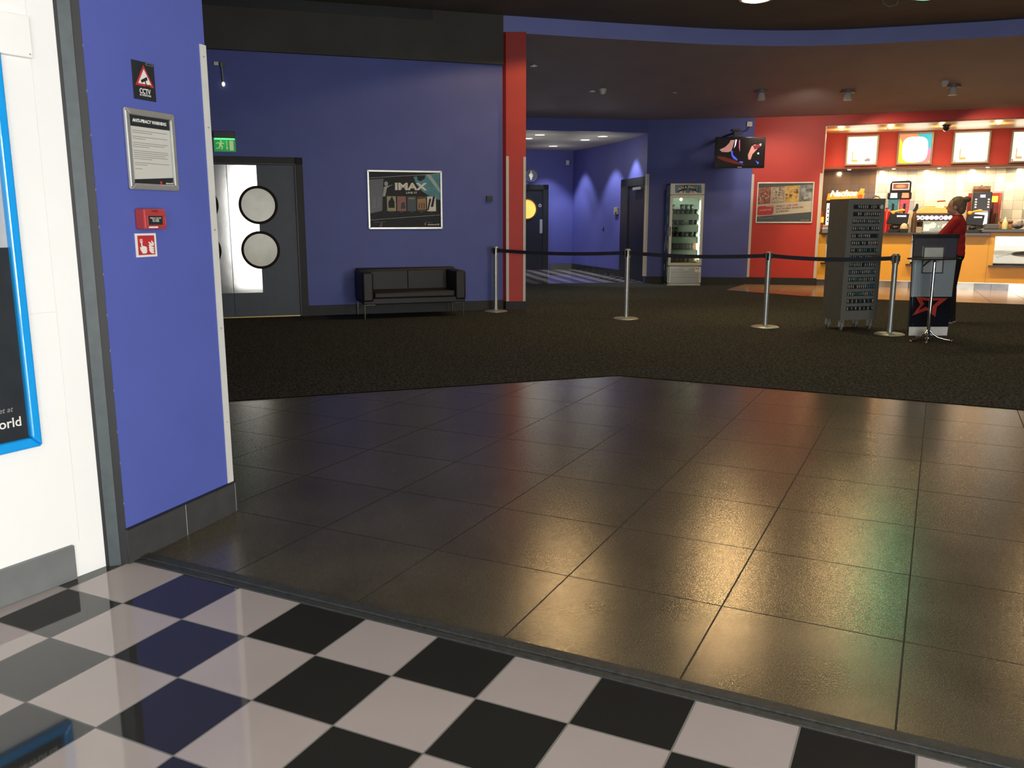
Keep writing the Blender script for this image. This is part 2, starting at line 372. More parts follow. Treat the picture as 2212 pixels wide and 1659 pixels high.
# floors -----------------------------------------------------------
thr_a = Vector((-0.03, 2.692)); thr_b = thr_a + Vector((TD.y, -TD.x)) * 0.085   # foyer edge of the threshold strip / lobby edge
def on_thr(base, x): return base + TD * ((x - base.x) / TD.x)
apex = Vector((0.962, 7.665)); cd = Vector((0.944, 0.329)); cd2 = Vector((math.cos(-0.4636), math.sin(-0.4636)))
cl = Vector((-5.5, 5.40)); crr = apex + cd2 * 14
org1 = (-0.2311305 * 1.4, 2.49178553 * 1.4); org2 = (-1.03118749 * 1.4, 2.12071079 * 1.4)
tl, tr = on_thr(thr_a, -9.4), on_thr(thr_a, 13.5)
floor_f = MB().slab(local_poly([(-5.5, 5.395), tr[:], crr[:], apex[:], cl[:]], org1, G1), -0.1, 0.0, BROWN).build('floor', loc=(org1[0], org1[1], 0), rotz=G1); struct(floor_f)
bl, brr = on_thr(thr_b, -9.4), on_thr(thr_b, 13.5)
floor_l = MB().slab(local_poly([bl[:], (-9.4, -4.2), (13.5, -4.2), brr[:]], org2, G2), -0.1, 0.0, CHECK).build('floor', loc=(org2[0], org2[1], 0), rotz=G2); struct(floor_l)
OP_L, OP_R = Vector((0.20, 18.68)), Vector((2.93, 19.45))
tsl = [(4.28, 17.213), (5.35, 15.85), (6.442, 15.158), (8.506, 14.243), (12.5, 12.5)]
cpts = [cl[:], apex[:], crr[:], (12.5, 12.5)] + tsl[-2::-1] + [(5.14, 18.9), (3.0, 19.6), OP_R[:], OP_L[:], (-0.3, 18.6), (-0.3, 13.6), (-9.4, 10.6), (-9.4, 7.3)]
b = MB()
b.add([(x, y, 0.004) for x, y in cpts], [tuple(range(len(cpts)))], CARPET)
bmx = b.build('floor'); struct(bmx)
bm = bmesh.new(); bm.from_mesh(bmx.data); bmesh.ops.triangulate(bm, faces=bm.faces); bmesh.ops.recalc_face_normals(bm, faces=bm.faces)
for f in bm.faces:
    if f.normal.z < 0: f.normal_flip()
bm.to_mesh(bmx.data); bm.free()
sub = MB().slab([(-9.4, 6.0), (13.5, 0.5), (13.5, 26), (-9.4, 26)], -0.3, -0.1, CONC).build('floor'); struct(sub)
ts_loc = local_poly([*tsl, (12.5, 17.0), (5.14, 19.2)], tsl[2], TH_Q)
struct(MB().slab(ts_loc, -0.08, 0.003, STRIPT).build('floor', loc=(*tsl[2], 0), rotz=TH_Q))
cor = [(-0.3, 18.5), OP_L[:], OP_R[:], (3.6, 19.6), (3.4, 25.2), (-0.6, 25.2)]
struct(MB().slab(local_poly(cor, (1.68, 24.3), -0.6), -0.08, 0.002, CHECK2).build('floor', loc=(1.68, 24.3, 0), rotz=-0.6))
# threshold strip: rubber edging with a raised lip
t = MB(); a, c, d, e = on_thr(thr_a, -1.62), on_thr(thr_a, 6.5), on_thr(thr_b, 6.5), on_thr(thr_b, -1.62)
nrm = Vector((TD.y, -TD.x))
RUB = mat('worn_rubber_strip', (0.030, 0.034, 0.034), 0.55, var=0.3, scale=40, bump=0.3, bscale=90)
t.slab([a[:], (a + nrm * 0.05)[:], (c + nrm * 0.05)[:], c[:]], -0.02, 0.010, RUB)
t.slab([(a + nrm * 0.05)[:], e[:], d[:], (c + nrm * 0.05)[:]], -0.02, 0.005, RUB)
struct(t.build('trim_1', bevel=0.003))

# near left: white wall, steel jamb, blue pier ----------------------
c_end = C0 + (C1 - C0).normalized() * 0.418
wc = wall_strip('wall_left_white', [C0 - (C1 - C0).normalized() * 6.5, c_end], 0, 2.9, 0.2, WHITEW)
cb0 = C0 - (C1 - C0).normalized() * 6.5; nC = Vector((math.sin(TH_C), -math.cos(TH_C)))
struct(MB().slab([cb0[:], C1[:], (C1 + nC * 0.018)[:], (cb0 + nC * 0.018)[:]], 0, 0.14, mat('grey_tile_plinth', (0.16, 0.165, 0.165), 0.4, var=0.08)).build('baseboard_left_white', bevel=0.003))
j = MB(); jd = (B0 - c_end); jn = Vector((jd.y, -jd.x)).normalized(); jl = jd.normalized()
j.slab([c_end[:], (c_end + jl * 0.014)[:], (c_end + jl * 0.014 - jn * 0.12)[:], (c_end - jn * 0.12)[:]], 0, 2.9, DARK)
j.slab([(c_end + jl * 0.014 + jn * 0.006)[:], (c_end + jl * 0.058 + jn * 0.006)[:], (c_end + jl * 0.058 - jn * 0.12)[:], (c_end + jl * 0.014 - jn * 0.12)[:]], 0, 2.9, SLATE)
j.slab([(c_end + jl * 0.058)[:], (B0 + jl * 0.004)[:], (B0 + jl * 0.004 - jn * 0.12)[:], (c_end + jl * 0.058 - jn * 0.12)[:]], 0, 2.9, DARK)
struct(j.build('trim_2'))
nB = Vector((math.sin(TH_B), -math.cos(TH_B)))      # outward from the blue pier
pier = [B0, B1, B1 - nB * 0.42, B0 - nB * 0.42]
struct(MB().slab([p[:] for p in pier], 0, ZC, BLUE).build('wall_left'))
wall_strip('wall_lobby_left', [on_thr(B0 - nB * 0.3, -9.0), B0 - nB * 0.3], 0, ZC, 0.15, BLUE)
# skirting tiles of the pier: dark tiles with a pale joint between
k = MB(); L_B = (B1 - B0).length; sk = 0.012
for x0, x1 in ((0.0, 0.345), (0.352, L_B)):
    k.box(x0, x1, -sk, 0.0, 0, 0.145, CONC)
k.box(0.345, 0.352, -sk * 0.8, 0.0, 0, 0.143, GROUT); k.box(L_B, L_B + 0.006, -sk * 0.8, 0.0, 0, 0.143, GROUT)
k.box(L_B + 0.006, L_B + 0.012, -sk, 0.30, 0, 0.145, CONC)
k.box(0, L_B + 0.012, -sk * 1.15, 0.0, 0.145, 0.151, DARK)
struct(k.build('baseboard_left', loc=(B0.x, B0.y, 0), rotz=TH_B))
k = MB(); k.box(L_B - 0.036, L_B + 0.004, -0.004, 0, 0.152, 2.15, TRIMW); k.box(L_B, L_B + 0.004, 0, 0.05, 0.152, 2.15, TRIMW)
for z in (0.45, 0.9, 1.35, 1.8, 2.1): k.disc(L_B - 0.016, z, 0.004, 0.004, -0.006, -0.004, ALU, 10)
struct(k.build('trim_3', loc=(B0.x, B0.y, 0), rotz=TH_B))
# sealant beads down the pier edge
k = MB()
for z in [0.25, 0.42, 0.55, 0.72, 0.88, 1.02, 1.18, 1.36, 1.5, 1.7, 1.86, 2.02]:
    k.prism([(0.003, z), (0.007, z + 0.008), (0.004, z + 0.018), (0.002, z + 0.024)], -0.0015, 0, TRIMW)
struct(k.build('trim_4', loc=(B0.x, B0.y, 0), rotz=TH_B))

# header over the threshold, lobby shell, glazed front --------------
h0, h1 = on_thr(thr_a, -1.75), on_thr(thr_a, 13.4)
wall_strip('wall_header', [h0, h1], 2.85, ZC, 0.3, BLUE, side=1)
struct(MB().slab([(-9.4, -4.2), (13.5, -4.2), h1[:], h0[:], (-9.4, 7.1)], 2.9, 3.0, WHITEW).build('ceiling'))
fr = MB()
fr.box(-9.4, -1.0, -4.2, -4.0, 0, 2.9, WHITEW); fr.box(5.6, 13.5, -4.2, -4.0, 0, 2.9, WHITEW); fr.box(-1.0, 5.6, -4.2, -4.0, 2.6, 2.9, WHITEW)
struct(fr.build('wall_front'))
wf = MB()
for x in np.linspace(-1.0, 5.6, 7): wf.box(x - 0.03, x + 0.03, -4.1, -3.98, 0, 2.6, DARK)
wf.box(-1, 5.6, -4.1, -3.98, 0, 0.12, DARK); wf.box(-1, 5.6, -4.1, -3.98, 2.0, 2.06, DARK)
struct(wf.build('window_1'))
wf = MB()
for y in np.linspace(-3.6, -0.6, 4): wf.box(6.36, 6.44, y - 0.03, y + 0.03, 0, 2.75, DARK)
wf.box(6.36, 6.44, -3.6, -0.6, 0, 0.10, DARK); wf.box(6.36, 6.44, -3.6, -0.6, 2.65, 2.75, DARK)
struct(wf.build('side_fill_frame'))  # frame added behind the side fill light, no known window here
struct(MB().box(-9.6, 13.7, 26, 26.2, 0, ZC, BLUE).build('wall_rear'))
struct(MB().box(13.5, 13.7, -4.2, 26, 0, ZC, BLUE).build('wall_right'))
struct(MB().box(-9.6, -9.4, -4.2, 26, 0, ZC, BLUE).build('wall_far_left'))

# wall A (back left) -------------------------------------------------
wa0 = A0 - AD * 6.6; wa1 = A0 + AD * 3.06
wall_strip('wall_back_left', [wa0, wa1], 0, ZC, 0.2, BLUE)
LA0, LA1 = -6.6, 3.06
k = MB(); k.box(LA0, LA1, -0.05, 0.0, 3.645, ZC, BLACKP); k.box(LA0, LA1, -0.065, -0.05, 3.645, 3.70, BLACKP); k.box(LA0, 2.0, -0.058, -0.05, 4.2, ZC, DARK)
struct(k.build('trim_5', loc=(A0.x, A0.y, 0), rotz=TH_A))
k = MB(); k.box(0.04, LA1, -0.02, 0.0, 0, 0.15, SKIRT); k.box(LA0, -1.42, -0.02, 0, 0, 0.15, SKIRT)
struct(k.build('baseboard_back_left', loc=(A0.x, A0.y, 0), rotz=TH_A, bevel=0.004))
# column and curved fascia -------------------------------------------
colp = [(-0.090, 13.40), (0.210, 13.40), (0.210, 13.75), (-0.147, 13.47)]
struct(MB().slab(colp, 0, ZF, RED).build('column'))
struct(MB().slab([(-0.094, 13.388), (0.214, 13.388), (0.214, 13.75), (-0.152, 13.462)], 0, 0.135, SKIRT).build('baseboard_column'))
k = MB(); k.box(-0.090, -0.048, 13.394, 13.40, 0.136, 2.33, TRIMW); k.box(0.172, 0.213, 13.394, 13.40, 0.136, 2.32, TRIMW); k.box(0.210, 0.214, 13.394, 13.45, 0.136, 2.32, TRIMW)
struct(k.build('trim_6'))
FA = [(-0.15, 13.42), (0.214, 13.52), (1.379, 13.866), (2.5, 14.164), (3.267, 14.345), (4.224, 14.457), (5.127, 14.40), (5.8, 14.236), (6.755, 13.953), (7.684, 13.63), (10.0, 12.6), (13.4, 10.7)]
# smooth the fascia curve
def smooth_curve(p, per=6):
    out = []
    for i in range(len(p) - 1):
        p0, p1, p2, p3 = [Vector(p[max(0, min(len(p) - 1, i + q))]) for q in (-1, 0, 1, 2)]
        for s in range(per):
            t_ = s / per
            out.append(0.5 * ((2 * p1) + (-p0 + p2) * t_ + (2 * p0 - 5 * p1 + 4 * p2 - p3) * t_ ** 2 + (-p0 + 3 * p1 - 3 * p2 + p3) * t_ ** 3))
    out.append(Vector(p[-1])); return out
FC = smooth_curve(FA)
wall_strip('wall_fascia', FC, ZF, ZC, 0.12, mat('blue_fascia_paint', (0.26, 0.31, 0.74), 0.5, var=0.04, scale=2))
# soffit, sloping from the fascia foot to the back wall
WP = [(-0.15, 18.62), (0.2, 18.68), (2.93, 19.17), (5.12, 18.76), (6.47, 18.36), (10.08, 16.85), (13.5, 15.3)]
def poly_y(pl, x):
    for p, q in zip(pl[:-1], pl[1:]):
        if p[0] <= x <= q[0]: return p[1] + (q[1] - p[1]) * (x - p[0]) / (q[0] - p[0])
    return pl[-1][1]
xs = sorted(set([p[0] for p in WP] + [v.x for v in FC if v.x > -0.14] + [-0.14])); xs = [x for x in xs if -0.15 <= x <= 13.4]
fcl = [(v.x, v.y) for v in FC]
k = MB(); vv = []
for x in xs: vv += [(x, poly_y(fcl, x), ZF), (x, poly_y(WP, x) + 0.05, ZS), (x, poly_y(fcl, x), ZF + 0.06), (x, poly_y(WP, x) + 0.05, ZS + 0.06)]
k.add(vv, [f for i in range(len(xs) - 1) for f in ((4 * i, 4 * i + 1, 4 * i + 5, 4 * i + 4), (4 * i + 2, 4 * i + 6, 4 * i + 7, 4 * i + 3))], SOFM)
struct(k.build('ceiling_soffit'))
def soffit_pt(px, py):
    lo, hi = 13.3, 19.0
    for _ in range(40):
        m_ = (lo + hi) / 2; p = at(px, py, m_); ya, yb = poly_y(fcl, p[0]), poly_y(WP, p[0]) + 0.05
        z = ZF + (ZS - ZF) * (m_ - ya) / (yb - ya)
        if p[2] > z: hi = m_
        else: lo = m_
    return at(px, py, lo)
struct(MB().box(-9.5, 13.6, -4.3, 26, ZC, ZC + 0.1, CEILM).build('ceiling'))
# hidden side wall behind the column closing the soffit zone
wall_strip('wall_side', [(-0.13, 13.6), (-0.13, 18.65)], 0, ZC, 0.1, BLUE)

# back wall E with corridor opening -----------------------------------
wall_strip('wall_lintel', [(-0.15, 18.62), (0.2, 18.68), E0[:]], 3.228, ZF, 0.15, BLUE)
struct(MB().slab([E0[:], E1[:], (E1 + Vector((0.03, 0.15)))[:], (2.93, 19.32)], 0, ZF, BLUE).build('wall_back'))
k = MB(); k.box(0.02, (E1 - E0).length, -0.02, 0, 0, 0.145, SKIRT)
struct(k.build('baseboard_back', loc=(E0.x, E0.y, 0), rotz=TH_E))
k = MB(); k.box(-0.035, 0.0, -0.012, 0.03, 0.15, 2.36, TRIMW); k.box(0.0, 0.055, -0.006, 0.0, 0.15, 2.36, TRIMW); k.box(-0.012, 0.0, -0.015, -0.012, 0.15, 2.36, BRUSH)
struct(k.build('trim_7', loc=(E0.x, E0.y, 0), rotz=TH_E))
# corridor
K1, K2, K3 = Vector((1.69, 24.42)), Vector((2.64, 21.36)), Vector((2.99, 19.32)); K0 = Vector((-0.6, 23.75))
KC = mat('corridor_ceiling_paint', (0.42, 0.41, 0.36), 0.7, var=0.03)
CBL = mat('corridor_blue_paint', (0.11, 0.12, 0.40), 0.55, var=0.03, scale=3)
wall_strip('wall_corridor_back', [K0, K1], 0, 3.3, 0.15, CBL)
wall_strip('wall_corridor_right', [K1, K2, K3], 0, 3.3, 0.12, CBL)
wall_strip('wall_corridor_left', [(-0.5, 18.7), (-0.55, 23.9)], 0, 3.3, 0.1, CBL)
struct(MB().slab([(-0.6, 18.75), (0.2, 18.83), (2.99, 19.33), (3.3, 21.4), (2.3, 25), (-0.6, 25)], 3.23, 3.32, KC).build('ceiling_corridor'))
k = MB(); kk = (K1 - K0); th = math.atan2(kk.y, kk.x)
k.box(1.72, kk.length, -0.02, 0, 0, 0.16, mat('glossy_dark_tile', (0.03, 0.03, 0.03), 0.08)); struct(k.build('baseboard_corridor_back', loc=(K0.x, K0.y, 0), rotz=th)); TH_K0 = th
kk = (K2 - K1); th = math.atan2(kk.y, kk.x); TH_K1 = th
k = MB(); k.box(0, kk.length + 0.12, -0.02, 0, 0, 0.16, MATS['glossy_dark_tile']); struct(k.build('baseboard_corridor_right', loc=(K1.x, K1.y, 0), rotz=th))
# red wall, niche surround ---------------------------------------------
struct(MB().slab([Q0[:], Q1[:], (Q1 + QN * 0.15)[:], (Q0 + QN * 0.15)[:]], 0, ZF, RED).build('wall_red'))
wall_strip('wall_red_header', [Q1, Q4], 3.275, ZF, 0.15, RED)
k = MB(); k.box(0.0, (Q1 - Q0).length + 0.01, -0.02, 0, 0, 0.155, SKIRT); struct(k.build('baseboard_red', loc=(Q0.x, Q0.y, 0), rotz=TH_Q0))
LQ0 = (Q1 - Q0).length
k = MB(); k.box(0.0, 0.045, -0.006, 0.0, 0.156, 2.33, TRIMW); k.box(-0.006, 0.0, -0.006, 0.02, 0.156, 2.33, TRIMW)
struct(k.build('trim_8', loc=(Q0.x, Q0.y, 0), rotz=TH_Q0))
k = MB(); k.box(LQ0 - 0.055, LQ0 + 0.004, -0.006, 0.0, 0.156, 2.33, TRIMW); struct(k.build('trim_9', loc=(Q0.x, Q0.y, 0), rotz=TH_Q0))
k = MB(); k.box(-0.004, 0.014, -0.004, 0.12, 1.13, 3.268, mat('lit_return_edge', (0.70, 0.52, 0.34), 0.4)); struct(k.build('trim_10', loc=(Q1.x, Q1.y, 0), rotz=TH_Q))  # added strip, its cream colour stands for the brightly lit return edge
# niche interior: left return, sign band, soffits, tiled back
CREAM = mat('cream_soffit_paint', (0.62, 0.47, 0.28), 0.35, var=0.04)
nl0 = Q1 + QD * 0.0; nl1 = S0 - SD * 0.12; T0 = S0 + SN * 0.9 - SD * 0.6; T1 = S1p + SN * 0.9 + SD * 3
wall_strip('wall_niche_left', [nl0, nl1, T0], 0, 3.3, 0.1, RED, side=1)
struct(MB().slab([Q1[:], Q4[:], (S1p + SD * 3.0)[:], (S0 - SD * 0.2)[:]], 3.265, 3.30, CREAM).build('ceiling_niche'))
wall_strip('wall_sign_band', [S0 - SD * 0.15, S1p + SD * 3.0], 2.50, 3.265, 0.12, RED)
struct(MB().slab([(S0 - SD * 0.15)[:], (S1p + SD * 3)[:], T1[:], T0[:]], 2.50, 2.54, mat('pink_soffit_paint', (0.45, 0.30, 0.26), 0.4)).build('ceiling_serving'))
LT = (T1 - T0).length; TH_T = math.atan2((T1 - T0).y, (T1 - T0).x)
struct(MB().box(1.75, LT, 0, 0.1, 0, 2.5, WALLT).build('wall_tiled', loc=(T0.x, T0.y, 0), rotz=TH_T))
struct(MB().box(0, 1.75, 0, 0.1, 0, 2.5, WALLT2).build('wall_tiled_reflection', loc=(T0.x, T0.y, 0), rotz=TH_T))  # left tiles with the red wall's reflection painted in
struct(MB().box(0, LT, -1.7, 0.1, -0.02, 0.004, CONC).build('floor', loc=(T0.x, T0.y, 0), rotz=TH_T))

# ================================================================== THINGS
def L_dec(b, polys, y, m, d=0.0012):
    for p in polys: b.prism(p, y - d, y, m)
def rect(x0, x1, z0, z1): return [(x0, z0), (x1, z0), (x1, z1), (x0, z1)]

# ---- double door in wall A (structure with parts)
sA = lambda px, py=500: (Vector(vp(px, py, A0, A1)[:2]) - A0).dot(AD)
def leaf(root, x0, x1, mirror):
    lf = MB().box(x0, x1, 0.03, 0.075, 0.015, 2.14, NAVYD).build('door_leaf', root, bevel=0.003)
    return lf
dr = bpy.data.objects.new('door_1', None); COL.objects.link(dr); dr.location = (A0.x, A0.y, 0); dr.rotation_euler = (0, 0, TH_A); struct(dr)
xm = -0.946; xr = -0.03; xl = xm - 0.916
k = MB()
for a, c, z0, z1 in ((xr, 0.085, 0, 2.25), (xl - 0.12, xl, 0, 2.25)): k.box(a, c, -0.035, 0.0, z0, z1, SKIRT)
k.box(xl - 0.12, 0.085, -0.035, 0.0, 2.15, 2.25, SKIRT)
k.box(xr - 0.005, xr + 0.02, -0.045, -0.030, 0, 2.17, DARK); k.box(xl, xr + 0.02, -0.045, -0.030, 2.145, 2.17, DARK)
k.build('door_frame', dr, bevel=0.004)
k = MB(); k.box(xl, xr, -0.012, 0.0, -0.0, 0.02, mat('brass_threshold', (0.35, 0.25, 0.10), 0.35, 0.8)); k.build('threshold_bar', dr)
for x0, x1 in ((xm + 0.004, xr), (xl, xm - 0.004)):
    MB().box(x0, x1, -0.018, 0.0, 0.022, 2.143, NAVYD).build('door_leaf', dr, bevel=0.002)
holes = [(1.59, 0.245), (0.963, 0.245)]
pw = 0.398
for s_ in (1, -1):
    k = MB()
    x0, x1 = (xm + 0.004, xm + pw) if s_ > 0 else (xm - pw, xm - 0.004)
    # plate cut around the porthole edges: three blocks, the portholes' rims cover the joints
    k.prism(rect(x0, x1 + 0.0, 0.36, 2.135), -0.0205, -0.018, STEEL)
    for z in (0.39, 0.7, 1.3, 1.9):
        for x in (x0 + 0.015, x1 - 0.02): k.disc(x, z, 0.005, 0.005, -0.023, -0.0205, BRUSH, 10)
    k.build('kick_plate', dr)
PGL = mat('pale_porthole_glass', (0.55, 0.55, 0.41), 0.12, 0.0, var=0.20, scale=3.0, bump=0.06, bscale=2.5)
for s_ in (1, -1):
    for z, r in holes:
        cx_ = xm + s_ * 0.398
        o = MB().ring(cx_, z, r + 0.022, r - 0.016, -0.036, -0.016, mat('dark_bronze_rim', (0.030, 0.020, 0.015), 0.7, spec=0.1)).build('porthole_rim', dr, bevel=0.003)
        MB().disc(cx_, z, r - 0.008, r - 0.008, -0.0265, -0.019, PGL).build('porthole_glass', dr)

# ---- signs on the blue pier
def on_B(x0, y0, x1, y1): return wrect(B0, B1, x0, y0, x1, y1)
loc, w, h, th = on_B(286, 134, 333, 216)
t = thing('cctv_sign', 'black sign with red warning triangle and camera symbol reading CCTV', 'sign', loc, th)
k = MB(); k.box(-w / 2, w / 2, -0.004, 0, 0, h, CHARC); k.build('plate', t, bevel=0.001)
k = MB(); ty = -0.0042
c = (0, h * 0.60); R_ = w * 0.49
tri = lambda r, dz=0: [(-r * 0.86, c[1] - r * 0.60 + dz), (r * 0.86, c[1] - r * 0.60 + dz), (0, c[1] + r * 0.78 + dz)]
k.prism(tri(R_), ty - 0.0012, ty, PRED); k.prism(tri(R_ * 0.70, -0.002), ty - 0.002, ty - 0.0012, PWHITE)
q = c[1] - 0.018
k.prism([(-0.022, q + 0.004), (0.012, q + 0.020), (0.016, q + 0.008), (-0.018, q - 0.006)], ty - 0.003, ty - 0.002, CHARC)
k.prism([(-0.001, q + 0.004), (0.004, q + 0.004), (0.010, q - 0.016), (0.006, q - 0.016)], ty - 0.003, ty - 0.002, CHARC)
k.prism(rect(0.006, 0.026, q - 0.018, q - 0.0155), ty - 0.003, ty - 0.002, CHARC); k.prism(rect(0.024, 0.027, q - 0.026, q - 0.008), ty - 0.003, ty - 0.002, CHARC)
k.frame(w * 0.12, w * 0.44, h * 0.925, h * 0.985, 0.0015, ty - 0.001, ty, ALU)
k.build('warning_triangle', t)
text(t, 'CCTV', 0, h * 0.165, 0.020, PWHITE, ty, width=w * 0.5, bold=0.02); text(t, 'IN OPERATION', 0, h * 0.10, 0.0075, PWHITE, ty, width=w * 0.5)

loc, w, h, th = on_B(270, 240, 376, 411)
t = thing('framed_notice', 'silver framed anti-piracy warning notice on the blue pier', 'notice', loc, th)
k = MB(); k.frame(-w / 2, w / 2, 0, h, 0.026, -0.016, 0, ALU)
k.build('snap_frame', t, bevel=0.006)
k = MB(); k.box(-w / 2 + 0.02, w / 2 - 0.02, -0.005, 0, 0.02, h - 0.02, PAPER)
a_, b_ = -w / 2 + 0.024, w / 2 - 0.024
k.prism(rect(a_, b_, h * 0.785, h - 0.02), -0.0065, -0.005, CHARC)
k.prism([(a_, 0.022), (b_, 0.022), (b_, 0.055), (a_, 0.040)], -0.0065, -0.005, CHARC)
k.prism([(0.035, 0.026), (0.046, 0.026), (0.046, 0.038), (0.035, 0.038)], -0.0075, -0.0065, PRED)
zz = h * 0.73
for grp in ((1.0, 0.55), (1.0, 0.35), (1.0, 0.9, 0.45), (0.98, 1.0, 0.9, 0.97, 0.5), (1.0, 0.35), (0.2,)):
    for f_ in grp: k.prism(rect(a_ + 0.018, a_ + 0.018 + (b_ - a_ - 0.036) * f_, zz, zz + 0.0028), -0.0056, -0.005, INK); zz -= 0.0078
    zz -= 0.008
k.build('printed_sheet', t)
text(t, 'ANTI-PIRACY WARNING', 0, h * 0.838, 0.013, PWHITE, -0.0066, width=(b_ - a_) * 0.82, bold=0.03)
text(t, 'cineworld', b_ - 0.004, 0.028, 0.008, PWHITE, -0.0066, align='RIGHT')

loc, w, h, th = on_B(291, 451, 338, 495)
t = thing('fire_call_point', 'red break-glass fire alarm call point box above the fire sign', 'fire alarm', loc, th)
ALR = mat('alarm_red_plastic', (0.42, 0.05, 0.05), 0.35, var=0.05)
MB().box(-w / 2, w / 2, -0.05, 0, 0, h, ALR).build('housing', t, bevel=0.006)
k = MB(); k.frame(-w * 0.42, w * 0.44, h * 0.13, h * 0.72, 0.006, -0.056, -0.049, ALR); k.build('bezel', t, bevel=0.002)
k = MB(); k.box(-w * 0.36, w * 0.30, -0.053, -0.049, h * 0.22, h * 0.64, CHARC); k.build('break_glass', t)
for q, s_ in ((0.52, 'BREAK GLASS'), (0.44, 'IN CASE'), (0.36, 'OF FIRE')): text(t, s_, -0.003, h * q, 0.005, PWHITE, -0.0532, width=w * (0.5 if q > 0.5 else 0.3))
text(t, 'FIRE', 0, h * 0.82, 0.009, mat('dark_red_print', (0.16, 0.01, 0.01)), -0.0505, width=w * 0.3)
k = MB(); k.box(-w * 0.36, w * 0.05, -0.0545, -0.052, h * 0.06, h * 0.20, PWHITE); k.build('test_label', t)

loc, w, h, th = on_B(292, 504, 337, 555)
t = thing('fire_point_sign', 'red and white square sign of a hand pressing a button beside flames', 'sign', loc, th)
k = MB(); k.box(-w / 2, w / 2, -0.003, 0, 0, h, PWHITE); k.build('plate', t)
k = MB(); k.prism(rect(-w * 0.40, w * 0.40, h * 0.09, h * 0.91), -0.004, -0.003, PRED)
y0, y1 = -0.005, -0.004
W_ = lambda u, v: ((u - 0.5) * w, v * h)
def P(pts): k.prism([W_(u, v) for u, v in pts], y0, y1, PWHITE)
P([(0.20, 0.62), (0.32, 0.62), (0.32, 0.76), (0.20, 0.76)])
k.prism([W_(*p) for p in ((0.225, 0.65), (0.295, 0.65), (0.295, 0.73), (0.225, 0.73))], y0 - 0.0008, y0, PRED); k.prism([W_(*p) for p in ((0.245, 0.67), (0.275, 0.67), (0.275, 0.71), (0.245, 0.71))], y0 - 0.0014, y0 - 0.0008, PWHITE)
P([(0.24, 0.62), (0.29, 0.62), (0.30, 0.48), (0.46, 0.44), (0.50, 0.40), (0.50, 0.22), (0.45, 0.15), (0.29, 0.15), (0.20, 0.30), (0.18, 0.44), (0.22, 0.42), (0.25, 0.40)])
for z in (0.14, 0.24, 0.34, 0.46): P([(0.84, z), (0.84, z + 0.07), (0.76, z + 0.09), (0.62, z + 0.19), (0.60, z + 0.15), (0.68, z + 0.03), (0.76, z)])
P([(0.84, 0.50), (0.86, 0.58), (0.76, 0.70), (0.73, 0.62)])
k.build('symbol', t)

# ---- blue framed poster on the white wall
pe = Vector(vp(82, 962, C0, C1)[:2]); poff = (pe - C0).dot((C1 - C0).normalized())
t = thing('framed_poster', 'large dark poster in a bright blue frame on the white wall', 'poster', (C0.x, C0.y, 0), TH_C)
CY = mat('bright_blue_frame', (0.010, 0.33, 0.80), 0.25, var=0.03, coat=0.5)
pr = poff + 0.004; pl = pr - 1.06; pz0, pz1 = 0.565, 1.97
k = MB(); k.frame(pl, pr, pz0, pz1, 0.040, -0.030, 0, CY); k.build('frame', t, bevel=0.009, seg=3)
k = MB(); k.box(pl + 0.03, pr - 0.03, -0.008, 0, pz0 + 0.03, 1.30, CHARC); k.box(pl + 0.03, pr - 0.03, -0.008, 0, 1.30, pz1 - 0.03, mat('pale_grey_print', (0.42, 0.44, 0.45), 0.25)); k.build('poster_sheet', t)
text(t, 'cineworld', pr - 0.062, 0.655, 0.036, PWHITE, -0.0082, align='RIGHT', bold=0.01); text(t, 'Meet at', pr - 0.086, 0.712, 0.020, INK, -0.0082, align='RIGHT', shear=0.2)

a_, c_ = vp(-40, 60, C0, C1), vp(60, 80, C0, C1); zt1, zt0 = vp(40, 33, C0, C1)[2], vp(50, 125, C0, C1)[2]; CDv = (C1 - C0).normalized()
t = thing('cover_plate', 'white square cover plate high on the white wall above the blue poster', 'cover plate', (a_[0], a_[1], zt0), TH_C)
w_ = (Vector(c_[:2]) - Vector(a_[:2])).dot(CDv); MB().box(0, w_, -0.022, 0, 0, zt1 - zt0, WHITEW).build('plate', t, bevel=0.004)
k = MB(); k.disc(w_ - 0.012, 0.012, 0.003, 0.003, -0.0235, -0.021, ALU, 10); k.build('fixing_screw', t)
SEAM = mat('wall_panel_seam', (0.74, 0.74, 0.70), 0.6)
k = MB(); sx = (Vector(vp(66, 120, C0, C1)[:2]) - C0).dot(CDv); k.box(sx - 0.001, sx + 0.001, -0.0006, 0, 0.145, 2.9, SEAM); k.box(sx - 1.2, sx, -0.0006, 0, 1.055, 1.057, SEAM)
struct(k.build('trim_11', loc=(C0.x, C0.y, 0), rotz=TH_C))
# ---- things on wall A
loc, w, h, th = wrect(A0, A1, 462, 299, 509, 328)
t = thing('exit_sign', 'green running man fire exit sign over the double door', 'exit sign', loc, th)
EG = mat('lit_green_panel', (0.01, 0.30, 0.07), 0.4, emit=0.22, ecol=(0.02, 0.62, 0.12)); EW = mat('lit_pale_symbol', (0.5, 0.6, 0.3), 0.4, emit=0.30, ecol=(0.70, 0.80, 0.42))
MB().box(-w / 2, w / 2, -0.06, 0, h, h + 0.09, BLACK).build('housing', t, bevel=0.004)
k = MB(); k.box(-w / 2, w / 2, -0.034, -0.026, 0.0, h, EG); k.box(-w / 2 + 0.01, w / 2 - 0.01, -0.036, -0.034, h - 0.020, h, mat('green_lamp_strip', (0.1, 1, 0.3), emit=1.3, ecol=(0.12, 1.0, 0.30))); k.build('panel', t)
k = MB(); y0, y1 = -0.036, -0.034; W_ = lambda u, v: ((u - 0.5) * w, v * h)
def P(pts, m=EW): k.prism([W_(u, v) for u, v in pts], y0, y1, m)
